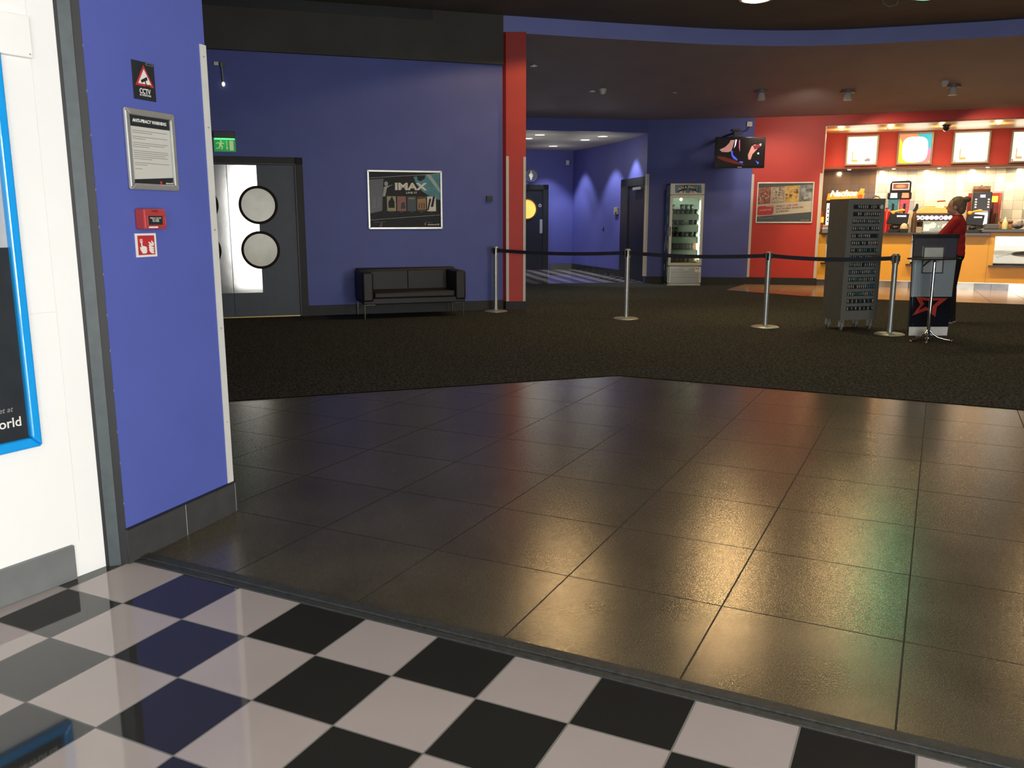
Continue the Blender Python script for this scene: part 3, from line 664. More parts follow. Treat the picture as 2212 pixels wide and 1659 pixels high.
P([(0.72, 0.10), (0.90, 0.10), (0.90, 0.82), (0.72, 0.82)])
P([(0.585, 0.30), (0.615, 0.30), (0.615, 0.82), (0.585, 0.82)]); P([(0.55, 0.32), (0.65, 0.32), (0.60, 0.12)])
k.disc((0.33 - 0.5) * w, 0.76 * h, 0.07 * h, 0.07 * h, y0, y1, EW, 14)
P([(0.22, 0.66), (0.34, 0.68), (0.36, 0.44), (0.26, 0.42)]); P([(0.30, 0.66), (0.42, 0.56), (0.47, 0.62), (0.45, 0.66), (0.42, 0.62), (0.34, 0.69)])
P([(0.22, 0.66), (0.12, 0.56), (0.10, 0.62), (0.20, 0.70)]); P([(0.30, 0.46), (0.37, 0.46), (0.42, 0.32), (0.36, 0.16), (0.32, 0.18), (0.36, 0.32)])
P([(0.26, 0.46), (0.32, 0.44), (0.26, 0.24), (0.10, 0.20), (0.10, 0.26), (0.22, 0.30)])
k.build('symbol', t)
light('exit_glow', 'POINT', (loc[0] + math.sin(TH_A) * 0.1, loc[1] - math.cos(TH_A) * 0.12, loc[2] + h * 0.7), 0.12, (0.1, 1, 0.25), size=0.03)

loc, w, h, th = wrect(A0, A1, 463, 134, 487, 189)
t = thing('pull_cord_box', 'small white box with hanging cord and tiny bulb high on the wall', 'wall fitting', loc, th)
MB().box(-w / 2, -w * 0.05, -0.03, 0, h - 0.05, h, ALU).build('housing', t, bevel=0.003)
k = MB(); k.box(w * 0.05, w / 2, -0.05, 0, h - 0.07, h - 0.005, mat('dull_olive_plastic', (0.10, 0.12, 0.07), 0.4)); k.build('lamp_housing', t, bevel=0.003)
k = MB(); k.tube([(w * 0.2, -0.05, h - 0.02), (w * 0.27, -0.045, 0.04)], 0.010, mat('pale_cord', (0.30, 0.33, 0.30), 0.5)); k.build('cord', t)
k = MB(); k.ell((w * 0.27, -0.045, 0.04), (0.022, 0.022, 0.032), mat('glowing_bulb', (1, 0.9, 0.7), emit=1.1)); k.build('bulb', t, smooth=True)

loc, w, h, th = wrect(A0, A1, 794, 368, 955, 495)
t = thing('film_poster', 'silver framed landscape film poster reading IMAX above the sofa', 'poster', loc, th)
k = MB(); k.frame(-w / 2, w / 2, 0, h, 0.030, -0.022, 0, ALU); k.build('frame', t, bevel=0.004)
k = MB(); i0, i1, j0, j1 = -w / 2 + 0.028, w / 2 - 0.028, 0.028, h - 0.028; iw, ih = i1 - i0, j1 - j0
U = lambda u, v: (i0 + u * iw, j0 + v * ih)
def Q(pts, m, y=-0.009, d=0.0012): k.prism([U(*p) for p in pts], y - d, y, m)
k.box(i0, i1, -0.009, 0, j0, j1, CHARC)
GREYP = mat('dim_grey_print', (0.07, 0.08, 0.09), 0.4, var=0.3, scale=8); GREYL = mat('light_grey_print', (0.30, 0.31, 0.30), 0.4, var=0.3, scale=20)
Q([(0, 0.25), (0.17, 0.3), (0.2, 0.88), (0, 0.86)], mat('deep_grey_print', (0.035, 0.042, 0.05), 0.4))
Q([(0.62, 0.92), (1, 1.0), (1, 0.5), (0.86, 0.56), (0.74, 0.66), (0.66, 0.78)], TEAL)
Q([(0.80, 0.96), (0.86, 0.97), (1.0, 0.70), (1.0, 0.62)], mat('pale_beam_print', (0.28, 0.42, 0.42), 0.4, var=0.2), -0.0102)
Q([(0.67, 0.93), (0.79, 0.95), (0.78, 0.89), (0.72, 0.84), (0.68, 0.86)], CHARC, -0.0102)
for i in range(26):
    u, v = 0.78 + random.random() * 0.2, 0.46 + random.random() * 0.18; d_ = 0.008 + random.random() * 0.022
    Q([(u, v), (u + d_, v + 0.4 * d_), (u + 0.7 * d_, v + 1.3 * d_)], TEAL if i % 3 else GREYP, -0.0112)
Q([(0, 0.885), (1, 0.978), (1, 0.986), (0, 0.893)], GREYL, -0.0112); Q([(0, 0.13), (1, 0.225), (1, 0.232), (0, 0.137)], GREYL, -0.0112)
# pale figure with an outstretched arm
Q([(0.185, 0.56), (0.215, 0.56), (0.235, 0.66), (0.245, 0.73), (0.20, 0.73)], GREYL, -0.0112)
Q([(0.205, 0.73), (0.25, 0.75), (0.31, 0.76), (0.33, 0.78), (0.28, 0.745), (0.235, 0.70)], GREYL, -0.0118)
x_, z_ = U(0.235, 0.79); k.disc(x_, z_, 0.028, 0.034, -0.0124, -0.0112, GREYL, 16)
Q([(0.035, 0.34), (0.085, 0.36), (0.09, 0.56), (0.045, 0.57)], GREYP, -0.0112); Q([(0.10, 0.36), (0.145, 0.38), (0.155, 0.56), (0.11, 0.55)], GREYP, -0.0112)
tcols = [(mat('cream_print', (0.36, 0.33, 0.22)), CHARC), (mat('pink_brown_print', (0.28, 0.12, 0.09)), mat('near_black_print', (0.02, 0.015, 0.015))), (mat('dusk_print', (0.04, 0.07, 0.09)), mat('olive_print', (0.25, 0.24, 0.03))), (mat('amber_print', (0.35, 0.21, 0.07)), mat('umber_print', (0.06, 0.035, 0.015))), (PWHITE, CHARC)]
for i, (ma, mb_) in enumerate(tcols):
    u0 = 0.24 + i * 0.142; u1 = u0 + 0.125; v0, v1 = 0.295, 0.565
    Q([(u0, v0), (u1, v0), (u1, v1), (u0, v1)], ma, -0.0112)
    if i == 0: Q([(u0 + 0.02, v0 + 0.06), (u1 - 0.02, v0 + 0.06), (u1 - 0.02, v1 - 0.1), (u0 + 0.07, v1), (u0 + 0.05, v1 - 0.05), (u0 + 0.02, v1 - 0.1)], mb_, -0.0124)
    if i == 1: Q([(u0 + 0.05, v0 + 0.04), (u1 - 0.01, v0 + 0.05), (u1 - 0.02, v1 - 0.1), (u0 + 0.06, v1 - 0.12)], mb_, -0.0124)
    if i == 2: Q([(u0 + 0.02, v1 - 0.05), (u1 - 0.02, v1 - 0.05), (u1 - 0.02, v1 - 0.025), (u0 + 0.02, v1 - 0.025)], mb_, -0.0124)
    if i == 3:
        for q in (0.02, 0.055, 0.09): Q([(u0 + q, v0 + 0.05), (u0 + q + 0.016, v0 + 0.05), (u0 + q + 0.016, v0 + 0.15), (u0 + q, v0 + 0.15)], mb_, -0.0124)
        Q([(u0, v1 - 0.05), (u1, v1 - 0.03), (u1, v1), (u0, v1)], mb_, -0.0124); Q([(u0, v0), (u1, v0), (u1, v0 + 0.04), (u0, v0 + 0.03)], mb_, -0.0124)
    if i == 4:
        Q([(u0, v0 + 0.02), (u0 + 0.02, v0 + 0.02), (u0 + 0.06, v1 - 0.04), (u0 + 0.03, v1 - 0.04)], mb_, -0.0124); Q([(u0 + 0.05, v0 + 0.08), (u0 + 0.085, v0 + 0.08), (u1 - 0.01, v1), (u1 - 0.04, v1)], mb_, -0.0124)
Q([(0.12, 0.0), (0.16, 0.0), (0.17, 0.07), (0.15, 0.10)], mat('muted_red_print', (0.14, 0.05, 0.04)), -0.0112)
Q([(0.765, 0.03), (0.785, 0.04), (0.785, 0.10), (0.765, 0.07)], PRED, -0.0112)
k.build('poster_print', t)
x_, z_ = U(0.585, 0.685); text(t, 'IMAX', x_, z_, ih * 0.125, PWHITE, -0.0106, width=iw * 0.455, bold=0.045)
x_, z_ = U(0.59, 0.615); text(t, 'LIVE IT', x_, z_, ih * 0.034, PWHITE, -0.0106, width=iw * 0.155, bold=0.02)
x_, z_ = U(0.975, 0.035); text(t, 'cineworld', x_, z_, ih * 0.036, PWHITE, -0.0106, align='RIGHT', width=iw * 0.165, bold=0.01)
x_, z_ = U(0.80, 0.085); text(t, 'Get closer at', x_, z_, ih * 0.014, INK, -0.0106, align='LEFT')
x_, z_ = U(0.05, 0.085); text(t, 'cineworld.co.uk/imax', x_, z_, ih * 0.018, INK, -0.0106, align='LEFT', tilt=0.05)
for i in range(5): x_, z_ = U(0.302 + i * 0.142, 0.272); text(t, ('In cinemas', '8 March', '27 April', '18 May', 'Summer')[i], x_, z_, ih * 0.014, INK, -0.0106)

loc, w, h, th = wrect(A0, A1, 1050, 423, 1063, 435)
t = thing('wall_socket_box', 'small square black control box on the blue wall beside the red column', 'switch', loc, th)
MB().box(-w / 2, w / 2, -0.035, 0, 0, h, BLACK).build('housing', t, bevel=0.004)
MB().box(-w * 0.3, w * 0.3, -0.039, -0.034, h * 0.3, h * 0.7, DARK).build('rocker', t, bevel=0.002)

# ---- sofa
sl = Vector(gp(789, 691)[:2]); sr = Vector(gp(1003, 683)[:2]); ths = math.atan2((sr - sl).y, (sr - sl).x); Ws = (sr - sl).length + 0.05
t = thing('sofa', 'black leather two-seat sofa on thin chrome legs against the blue wall', 'sofa', ((sl.x + sr.x) / 2, (sl.y + sr.y) / 2, 0), ths)
hw = Ws / 2; dp = 0.70; zb = 0.215
MB().box(-hw + 0.01, hw - 0.01, 0.0, dp, zb - 0.005, 0.30, LEATHER).build('base', t, bevel=0.012, smooth=True)
MB().box(-hw + 0.01, hw - 0.01, dp - 0.17, dp, 0.28, 0.69, LEATHER).build('backrest', t, bevel=0.03, smooth=True, seg=4)
for s_ in (-1, 1):
    a, c = sorted((s_ * hw, s_ * (hw - 0.155))); k = MB(); k.box(a, c, -0.02, dp, 0.25, 0.665, LEATHER); k.build('armrest', t, bevel=0.028, smooth=True, seg=4)
k = MB()
k.box(-hw + 0.158, hw - 0.158, -0.012, dp - 0.17, 0.285, 0.385, LEATHER)
k.build('seat_cushion', t, bevel=0.03, smooth=True, seg=4)
for s_ in (-1, 1): a, c = sorted((0.001 * s_, s_ * (hw - 0.16))); MB().box(a, c, dp - 0.22, dp - 0.15, 0.38, 0.655, LEATHER).build('back_cushion', t, bevel=0.007, smooth=True, seg=3)
for sx in (-1, 1):
    for yy in (0.03, dp - 0.03):
        k = MB(); x = sx * (hw - 0.03)
        k.box(x - 0.008, x + 0.008, yy - 0.008, yy + 0.008, 0, zb, CHROME); a, c = sorted((x - 0.008 * sx, x - sx * 0.15)); k.box(a, c, yy - 0.008, yy + 0.008, zb - 0.018, zb, CHROME)
        k.build('leg', t, bevel=0.002)

# ---- belt barrier posts
posts = [gp(1071, 673), gp(1352, 689), gp(1652, 707), gp(1921, 723)]
plab = ['steel belt barrier post beside the red column, leftmost of four', 'steel belt barrier post before the restroom corridor, second from left', 'steel belt barrier post before the red wall, third from left', 'steel belt barrier post between the slotted trolley and the glossy display stand']
def make_post(nm):
    t = thing(nm, plab[0], 'barrier post', posts[0], 0, 'belt barrier posts')
    MB().lathe([(0.0, 0.0), (0.178, 0.0), (0.178, 0.008), (0.165, 0.018), (0.06, 0.030), (0.0, 0.032)], (0, 0, 0), BRUSH, 40).build('base_plate', t, smooth=True)
    MB().cyl((0, 0, 0.02), (0, 0, 0.90), 0.032, 0.032, BRUSH, 32).build('pole', t, smooth=True)
    MB().lathe([(0.0, 0.86), (0.040, 0.86), (0.040, 0.975), (0.034, 0.985), (0.0, 0.987)], (0, 0, 0), BRUSH, 32).build('head', t, smooth=True)
    k = MB(); k.box(-0.014, 0.014, -0.043, -0.030, 0.875, 0.965, BLACK); k.box(-0.052, -0.036, -0.018, 0.018, 0.895, 0.965, BLACK); k.box(0.036, 0.050, -0.018, 0.018, 0.895, 0.965, BLACK); k.build('belt_cassette', t, bevel=0.002)
    return t
pt = make_post('barrier_post'); allp = [pt]
for i in range(1, 4): allp.append(dup(pt, posts[i], label=plab[i]))
blab = ['navy barrier belt stretched from the red column to the corridor post', 'navy barrier belt stretched past the ice cream freezer', 'navy barrier belt stretched past the grey slotted trolley']
for i in range(3):
    a, c = Vector(posts[i]), Vector(posts[i + 1]); d_ = (c - a); n_ = 16; thb = math.atan2(d_.y, d_.x); Lb = d_.length
    allp[i].rotation_euler = (0, 0, thb if i == 0 else (thb + allp[i].rotation_euler[2]) / 2); allp[i + 1].rotation_euler = (0, 0, thb)
    k = MB(); pts = []
    for q in range(n_ + 1):
        u = q / n_; x = 0.045 + u * (Lb - 0.09); z = 0.93 - 0.03 * (1 - (2 * u - 1) ** 2); pts.append((x, z))
    for (x0, z0), (x1, z1) in zip(pts[:-1], pts[1:]): k.prism([(x0, z0 - 0.025), (x1, z1 - 0.025), (x1, z1 + 0.025), (x0, z0 + 0.025)], -0.001, 0.001, BELT)
    o = k.build('barrier_belt', loc=a, rotz=thb); tag(o, blab[i], 'barrier belt', 'barrier belts')

# ---- slotted trolley cabinet
f0 = Vector(gp(1815, 692, 0.14)[:2]); fr_ = Vector(gp(1885, 686, 0.14)[:2]); fl_ = Vector(gp(1775, 681, 0.14)[:2])
th1 = math.radians(15); wA = 0.53; wB = 0.385; fr_ = f0 + Vector((math.cos(th1), math.sin(th1))); H_T = 1.643
t = thing('slotted_trolley', 'tall grey metal cabinet on castors with rows of filled slots', 'trolley', (f0.x, f0.y, 0), th1)
k = MB(); k.box(0, wA, 0, wB, 0.14, H_T, GREYT); k.box(0.012, wA - 0.0, -0.002, 0, H_T - 0.0, H_T + 0.004, GREYT); k.build('cabinet_body', t, bevel=0.004)
rows = 15; SLD = mat('dark_slot', (0.008, 0.009, 0.010), 0.6)
GLS = [mat('pale_lens_plastic', (0.45, 0.48, 0.46), 0.15, var=0.3, scale=60), mat('blue_lens_plastic', (0.10, 0.30, 0.40), 0.12, var=0.5, scale=60), mat('dark_lens_plastic', (0.04, 0.045, 0.05), 0.15)]
zt = [vp(1860, 400 + (205 + 68.3 * i) / 4.367, f0, fr_)[2] for i in range(rows)]
for i in range(rows):
    z = zt[i]; k = MB(); x0, x1 = wA * 0.14, wA * 0.88
    k.box(x0, x1, -0.003, 0.004, z - 0.026, z + 0.026, SLD)
    k.build('slot_row', t)
    k = MB(); n_ = 13
    for q in range(n_):
        x = x0 + (q + 0.5) * (x1 - x0) / n_
        r_ = random.random(); m_ = GLS[2] if (i > 12 and q % 2) or r_ < 0.12 else (GLS[1] if r_ < 0.12 + 0.04 * min(i, 9) else GLS[0])
        k.box(x - 0.006, x + 0.004, -0.010, -0.002, z - 0.016 + random.uniform(-0.004, 0.004), z + 0.020 + random.uniform(-0.004, 0.003), m_)
        if random.random() < 0.5: k.box(x - 0.012, x + 0.004, -0.009, -0.002, z + 0.006, z + 0.016, m_)
    k.build('spectacle_ends', t)['kind'] = 'stuff'
k = MB(); z = zt[0]; k.box(wA * 0.87, wA * 0.93, -0.008, 0.002, z - 0.022, z + 0.026, PWHITE); k.build('corner_label', t)
for x, y in ((0.055, 0.06), (0.055, wB - 0.05), (wA - 0.06, 0.06), (wA - 0.06, wB - 0.05)):
    c_ = MB(); c_.box(x - 0.03, x + 0.03, y - 0.03, y + 0.03, 0.128, 0.14, ALU); c_.box(x - 0.026, x - 0.021, y - 0.022, y + 0.020, 0.05, 0.13, TRIMW); c_.box(x + 0.021, x + 0.026, y - 0.022, y + 0.020, 0.05, 0.13, TRIMW)
    c_ = c_.build('castor', t)
    MB().lathe([(0.0, -0.016), (0.045, -0.016), (0.056, -0.010), (0.058, 0.0), (0.056, 0.010), (0.045, 0.016), (0.0, 0.016)], (0, 0, 0), mat('grey_rubber_wheel', (0.22, 0.23, 0.24), 0.5), 32, axis='y').build('wheel', c_, smooth=True).location = (x, y - 0.0, 0.059)
for c_ in t.children:
    if c_.name.startswith('castor'):
        for g_ in c_.children: g_.rotation_euler = (0, 0, 1.2)

# ---- glossy display stand
pb = Vector(gp(2003, 737)[:2]); TK = -0.0
t = thing('display_stand', 'glossy upright panel with red star behind chrome post and oval glass shelf', 'display stand', (pb.x, pb.y, 0), 0.02)
tl_ = at(1976, 508, pb.y + 0.2); tr_ = at(2073, 512, pb.y + 0.2); bl_ = at(1963, 727, pb.y + 0.2); br_ = at(2046, 733, pb.y + 0.2)
PX = lambda p: p[0] - pb.x
xl0, xr0, xl1, xr1 = PX(bl_) + 0.0, PX(br_) + 0.0, PX(tl_), PX(tr_); zt_ = tl_[2]; zb_ = 0.035
def xat(z, s_): 
    u = (z - zb_) / (zt_ - zb_)
    return (xl0 + (xl1 - xl0) * u) if s_ < 0 else (xr0 + (xr1 - xr0) * u)
def band(b, z0, z1, m, y0=0.2, y1=0.215, ins=0.0): b.prism([(xat(z0, -1) + ins, z0), (xat(z0, 1) - ins, z0), (xat(z1, 1) - ins, z1), (xat(z1, -1) + ins, z1)], y0, y1, m)
MIR = mat('mirror_glass', (0.62, 0.68, 0.70), 0.03, 1.0, var=0.01, bump=0.02, bscale=3); MIST = mat('pale_blue_grey_gloss', (0.40, 0.48, 0.51), 0.12, 0.15, var=0.06, scale=4, coat=1.0)
NAVG = mat('navy_gloss', (0.008, 0.011, 0.020), 0.08, coat=1.0); WGL = mat('white_gloss_base', (0.90, 0.90, 0.88), 0.2, coat=1.0)
zA, zB_, zC_, zD = 0.165, 0.575, 0.985, zt_ - 0.05
ZF_ = lambda py: at(2010, py, pb.y + 0.2)[2]
zA, zB_, zC_ = ZF_(706), ZF_(641), ZF_(560)
k = MB(); band(k, zb_, zt_, BLACK, 0.204, 0.224, -0.004); k.build('panel_back', t, bevel=0.002)
k = MB(); band(k, zb_ + 0.004, zA, WGL, 0.198, 0.204); k.build('base_band', t)
k = MB(); band(k, zA, zB_, NAVG, 0.198, 0.204); k.build('lower_panel', t)
k = MB(); band(k, zB_, zC_, MIST, 0.198, 0.204); k.build('middle_panel', t)
k = MB(); band(k, zC_, zt_ - 0.03, MIR, 0.198, 0.204, 0.008); k.build('mirror_panel', t)
k = MB(); band(k, zt_ - 0.035, zt_ + 0.012, BLACK, 0.185, 0.23, -0.006); k.build('top_rail', t, bevel=0.003)
# red five pointed star outline, tilted, cropped by the top of the lower panel
def SP(px, py): p = at(px, py, pb.y + 0.195); return (p[0] - pb.x, p[2])
def zm6(x, y): return SP(1900 + x / 5.528, 480 + y / 5.528)
out_ = [(395, 1115), (490, 985), (440, 892), (580, 905), (640, 905), (822, 908), (690, 1010), (672, 1130), (570, 1050)]
inn_ = [(470, 1048), (540, 975), (508, 930), (585, 938), (640, 938), (718, 930), (640, 1000), (630, 1068), (560, 1010)]
k = MB()
for i in range(len(out_)):
    j_ = (i + 1) % len(out_)
    k.prism([zm6(*out_[i]), zm6(*out_[j_]), zm6(*inn_[j_]), zm6(*inn_[i])], 0.1955, 0.198, mat('red_star_print', (0.50, 0.045, 0.03), 0.3))
k.build('star_emblem', t)
k = MB(); q0, q1, r0_, r1_ = SP(1995, 532), SP(2042, 532), SP(1990, 591), SP(2038, 591)
k.prism([r0_, r1_, q1, q0], 0.190, 0.198, SLATE); ctr = ((q0[0] + r1_[0]) / 2, (q0[1] + r1_[1]) / 2)
sh = lambda p: (ctr[0] + (p[0] - ctr[0]) * 0.86, ctr[1] + (p[1] - ctr[1]) * 0.90); k.prism([sh(p) for p in (r0_, r1_, q1, q0)], 0.188, 0.190, mat('pale_blue_sheet', (0.50, 0.54, 0.52), 0.5)); k.build('information_sheet', t)
MB().cyl((0, 0, 0.06), (0, 0, 0.93), 0.020, 0.019, CHROME, 28).build('post', t, smooth=True)
k = MB(); k.lathe([(0, 0.91), (0.03, 0.912), (0.075, 0.938), (0.07, 0.945), (0, 0.946)], (0, 0, 0), CHROME); k.build('shelf_bracket', t, smooth=True)
k = MB(); n_ = 48; rx, ry = 0.292, 0.17; k.slab([(-0.01 + rx * math.cos(2 * math.pi * i / n_), 0.0 + ry * math.sin(2 * math.pi * i / n_)) for i in range(n_)], 0.948, 0.956, mat('frosted_glass_shelf', (0.88, 0.90, 0.88), 0.06, trans=0.05, coat=1)); 
sh_o = k.build('oval_shelf', t)
k = MB(); pts = [(-0.01 + rx * math.cos(2 * math.pi * i / n_), ry * math.sin(2 * math.pi * i / n_), 0.952) for i in range(n_ + 1)]; k.tube(pts, 0.008, BLACK, 8); k.build('shelf_rim', sh_o, smooth=True)
k = MB(); k.lathe([(0.0, 0.03), (0.028, 0.03), (0.022, 0.05), (0.030, 0.07), (0.022, 0.09), (0.028, 0.11), (0.020, 0.125), (0, 0.13)], (0, 0, 0), CHROME); k.build('collar', t, smooth=True)
for a_ in (math.radians(200), math.radians(-20), math.radians(270 - 30), math.radians(90)):
    k = MB(); pts = [(math.cos(a_) * r, math.sin(a_) * r, z) for r, z in ((0.015, 0.13), (0.05, 0.085), (0.11, 0.048), (0.18, 0.030), (0.245, 0.020))]
    k.tube(pts, 0.011, CHROME, 12); k.ell((math.cos(a_) * 0.25, math.sin(a_) * 0.25, 0.014), (0.024, 0.024, 0.014), mat('brass_foot', (0.55, 0.42, 0.2), 0.2, 1.0)); k.build('foot', t, smooth=True)
k = MB(); k.tube([(-0.055, -0.02, 0.935), (-0.10, -0.02, 0.905), (-0.14, -0.03, 0.87)], 0.008, BLACK); k.build('clasp_lever', t, smooth=True)

# ---- freezer
fl = Vector(gp(1441, 615)[:2]); frr = Vector(gp(1513, 615)[:2]); FW = (frr - fl).length * 0.985; FH = 2.12; FD = 0.44; fl = fl * 0.985
t = thing('ice_cream_freezer', "upright glass-door ice cream freezer reading BEN & JERRY'S", 'freezer', (fl.x, fl.y, 0), 0.0)
FWH = mat('freezer_white_enamel', (0.52, 0.54, 0.50), 0.3, var=0.03); SKYD = mat('sky_decal', (0.05, 0.17, 0.34), 0.4, var=0.15, scale=4)
INS = mat('freezer_lining', (0.46, 0.55, 0.48), 0.4)
k = MB(); k.box(0, 0.03, 0.0, FD, 0.03, FH, FWH); k.box(FW - 0.03, FW, 0.0, FD, 0.03, FH, FWH); k.box(0, FW, FD - 0.03, FD, 0.03, FH, FWH); k.box(0, FW, 0, FD, 0.40, 0.44, FWH); k.box(0, FW, 0, FD, 1.87, 1.90, FWH); k.box(0, FW, 0, FD, FH - 0.03, FH, FWH); k.box(0, FW, 0, FD, 0.0, 0.06, FWH)
k.build('carcass', t, bevel=0.004)
MB().box(0.03, FW - 0.03, FD - 0.05, FD - 0.03, 0.44, 1.87, INS).build('back_lining', t)
k = MB(); CL = mat('cloud_decal', (0.55, 0.55, 0.50), 0.5); GR = mat('grass_decal', (0.03, 0.12, 0.03), 0.5, var=0.3, scale=10)
k.box(-0.004, 0, 0.03, FD, 0.62, FH - 0.02, SKYD); k.box(-0.004, 0, 0.03, FD, 0.06, 0.62, GR)
for (y, z, r, r2) in ((0.30, 1.65, 0.05, 0.09), (0.15, 1.38, 0.06, 0.11), (0.42, 1.2, 0.04, 0.08), (0.10, 1.12, 0.07, 0.10), (0.30, 0.95, 0.07, 0.09), (0.12, 0.82, 0.09, 0.13), (0.42, 0.80, 0.08, 0.10)):
    n_ = 24; v = [(x, y + r * math.cos(2 * math.pi * i / n_), z + r2 * math.sin(2 * math.pi * i / n_)) for x in (-0.006, -0.004) for i in range(n_)]
    k.add(v, [tuple(range(n_))], CL)
for (y0, y1, z0, z1, m_) in ((0.10, 0.16, 0.62, 0.78, CHARC), (0.06, 0.12, 0.20, 0.50, CL), (0.13, 0.20, 0.30, 0.48, CHARC), (0.36, 0.42, 0.60, 0.68, CHARC), (0.34, 0.44, 0.30, 0.44, CL), (0.36, 0.42, 0.44, 0.56, CHARC)):
    k.box(-0.0065, -0.004, y0, y1, z0, z1, m_)
n_ = 12; v = [(-0.0065, 0.25 + 0.21 * math.cos(math.pi * i / n_), 1.88 + 0.10 * math.sin(math.pi * i / n_)) for i in range(n_ + 1)] + [(-0.0065, 0.25 + 0.21 * math.cos(math.pi * i / n_), 1.80 + 0.10 * math.sin(math.pi * i / n_)) for i in range(n_, -1, -1)]
k.add(v, [tuple(range(len(v)))], mat('dusky_banner_decal', (0.28, 0.20, 0.18)))
k.build('side_decal', t)
k = MB(); k.box(0, FW, -0.03, 0.0, 1.90, FH, FWH)
k.prism([(0.10, 1.93), (FW - 0.06, 1.93), (FW - 0.075, FH - 0.025), (0.09, FH - 0.025)], -0.034, -0.03, SKYD)
arc = [(0.15 + (FW - 0.28) * i / 14, 1.945 + 0.055 * math.sin(math.pi * i / 14)) for i in range(15)] + [(FW - 0.13 - (FW - 0.28) * i / 14, 2.03 + 0.06 * math.sin(math.pi * i / 14)) for i in range(15)]
k.prism(arc, -0.037, -0.034, CHARC)
for x, r in ((0.22, 0.04), (0.30, 0.025), (FW - 0.2, 0.045), (FW - 0.28, 0.025)): k.disc(x, 1.945, r, 0.016, -0.036, -0.034, CL, 16)
k.build('header', t, bevel=0.003)
text(t, "BEN & JERRY'S", FW / 2 + 0.005, 1.975, 0.055, mat('cream_lettering', (0.62, 0.58, 0.48)), -0.0375, width=FW - 0.30, arc=0.05, bold=0.03)
k = MB(); k.frame(0.0, FW, 0.43, 1.885, 0.055, -0.03, -0.002, FWH); dd = k.build('door', t, bevel=0.004)
MB().box(0.012, 0.03, -0.045, -0.029, 1.05, 1.24, BLACK).build('door_handle', dd, bevel=0.004)
MB().box(0.05, FW - 0.05, -0.018, -0.014, 0.48, 1.84, mat('freezer_door_glass', (0.85, 0.95, 0.9), 0.02, trans=1.0)).build('door_glass', dd)
k = MB(); k.box(FW - 0.085, FW - 0.065, 0.004, 0.02, 0.55, 1.77, mat('freezer_tube_light', (1, 1, 0.85), emit=5, ecol=(1, 1, 0.80))); k.build('light_tube', t)
shz = [1.50, 1.28, 1.03, 0.76, 0.50]
for z in shz: MB().box(0.035, FW - 0.035, 0.03, FD - 0.06, z - 0.012, z, FWH).build('shelf', t)
k = MB(); k.box(0.035, FW - 0.0, -0.014, 0.0, 0.06, 0.40, ALU)
for i in range(14): k.box(0.06, FW - 0.05 - (0.10 if i > 10 else 0), -0.017, -0.013, 0.075 + i * 0.0215, 0.080 + i * 0.0215, CHARC)
k.prism([(0.27, 0.40), (0.50, 0.40), (0.43, 0.33), (0.35, 0.33)], -0.020, -0.014, FWH)
k.build('vent_grille', t)
k = MB(); k.box(FW - 0.13, FW - 0.02, -0.024, -0.014, 0.29, 0.385, PWHITE); k.disc(FW - 0.10, 0.36, 0.016, 0.012, -0.027, -0.024, PRED, 12); k.disc(FW - 0.06, 0.36, 0.014, 0.012, -0.027, -0.024, CHARC, 12); k.disc(FW - 0.07, 0.31, 0.008, 0.008, -0.027, -0.024, CHARC, 10); k.build('control_panel', t)
light('freezer_tube_glow', 'AREA', (fl.x + FW - 0.10, fl.y + 0.05, 1.15), 7, (0.95, 1, 0.78), (0, math.radians(-90), 0), 1.2, 0.04)
light('freezer_tube_glow_front', 'POINT', (fl.x + 0.25, fl.y + 0.10, 1.80), 1.6, (0.92, 1, 0.80), size=0.03)
# contents
tubm = mat('dark_tub_card', (0.05, 0.075, 0.065), 0.35, var=0.4, scale=20); lidm = mat('dark_lid', (0.03, 0.045, 0.04), 0.3)
slab_ = ['ice cream tub on the top shelf of the freezer', 'ice cream tub on the second shelf of the freezer', 'ice cream tub on the third shelf of the freezer']
proto = {}
def tub(x, y, z, lab, grp, s=1.0):
    key = 'tub'
    if key not in proto:
        t_ = thing('ice_cream_tub', lab, 'ice cream tub', (0, 0, 0), 0, grp)
        MB().lathe([(0, 0), (0.038, 0), (0.046, 0.085), (0, 0.085)], (0, 0, 0), tubm, 16).build('tub_body', t_, smooth=True)
        MB().lathe([(0, 0.083), (0.049, 0.083), (0.049, 0.096), (0.0, 0.099)], (0, 0, 0), lidm, 16).build('lid', t_, smooth=True)
        k_ = MB(); k_.box(-0.016, 0.016, -0.048, -0.042, 0.012, 0.055, CL); k_.build('front_label', t_)
        proto[key] = t_; r = t_
    else: r = dup(proto[key], (0, 0, 0)); r['label'] = lab
    r.location = (x, y, z); r.rotation_euler = (0, 0, random.uniform(-0.4, 0.4)); r['group'] = grp
    return r
for si, (n_, cols) in enumerate(((0, (0, 1, 2, 3, 4, 5)), (1, (0, 1, 2, 4, 5)), (2, (0, 1, 2, 3, 4, 5)))):
    for cidx in cols:
        x = fl.x + 0.085 + cidx * 0.103
        for row in (0, 1): tub(x, fl.y + 0.10 + row * 0.11, shz[si] + 0.001, 'dark ' + slab_[si], 'tubs on freezer shelf ' + 'one two three'.split()[si])
        if (si, cidx) in ((0, 0), (0, 3), (0, 4), (2, 0), (2, 1), (0, 2)): tub(x, fl.y + 0.16, shz[si] + 0.101, 'dark ' + slab_[si], 'tubs on freezer shelf ' + 'one two three'.split()[si])
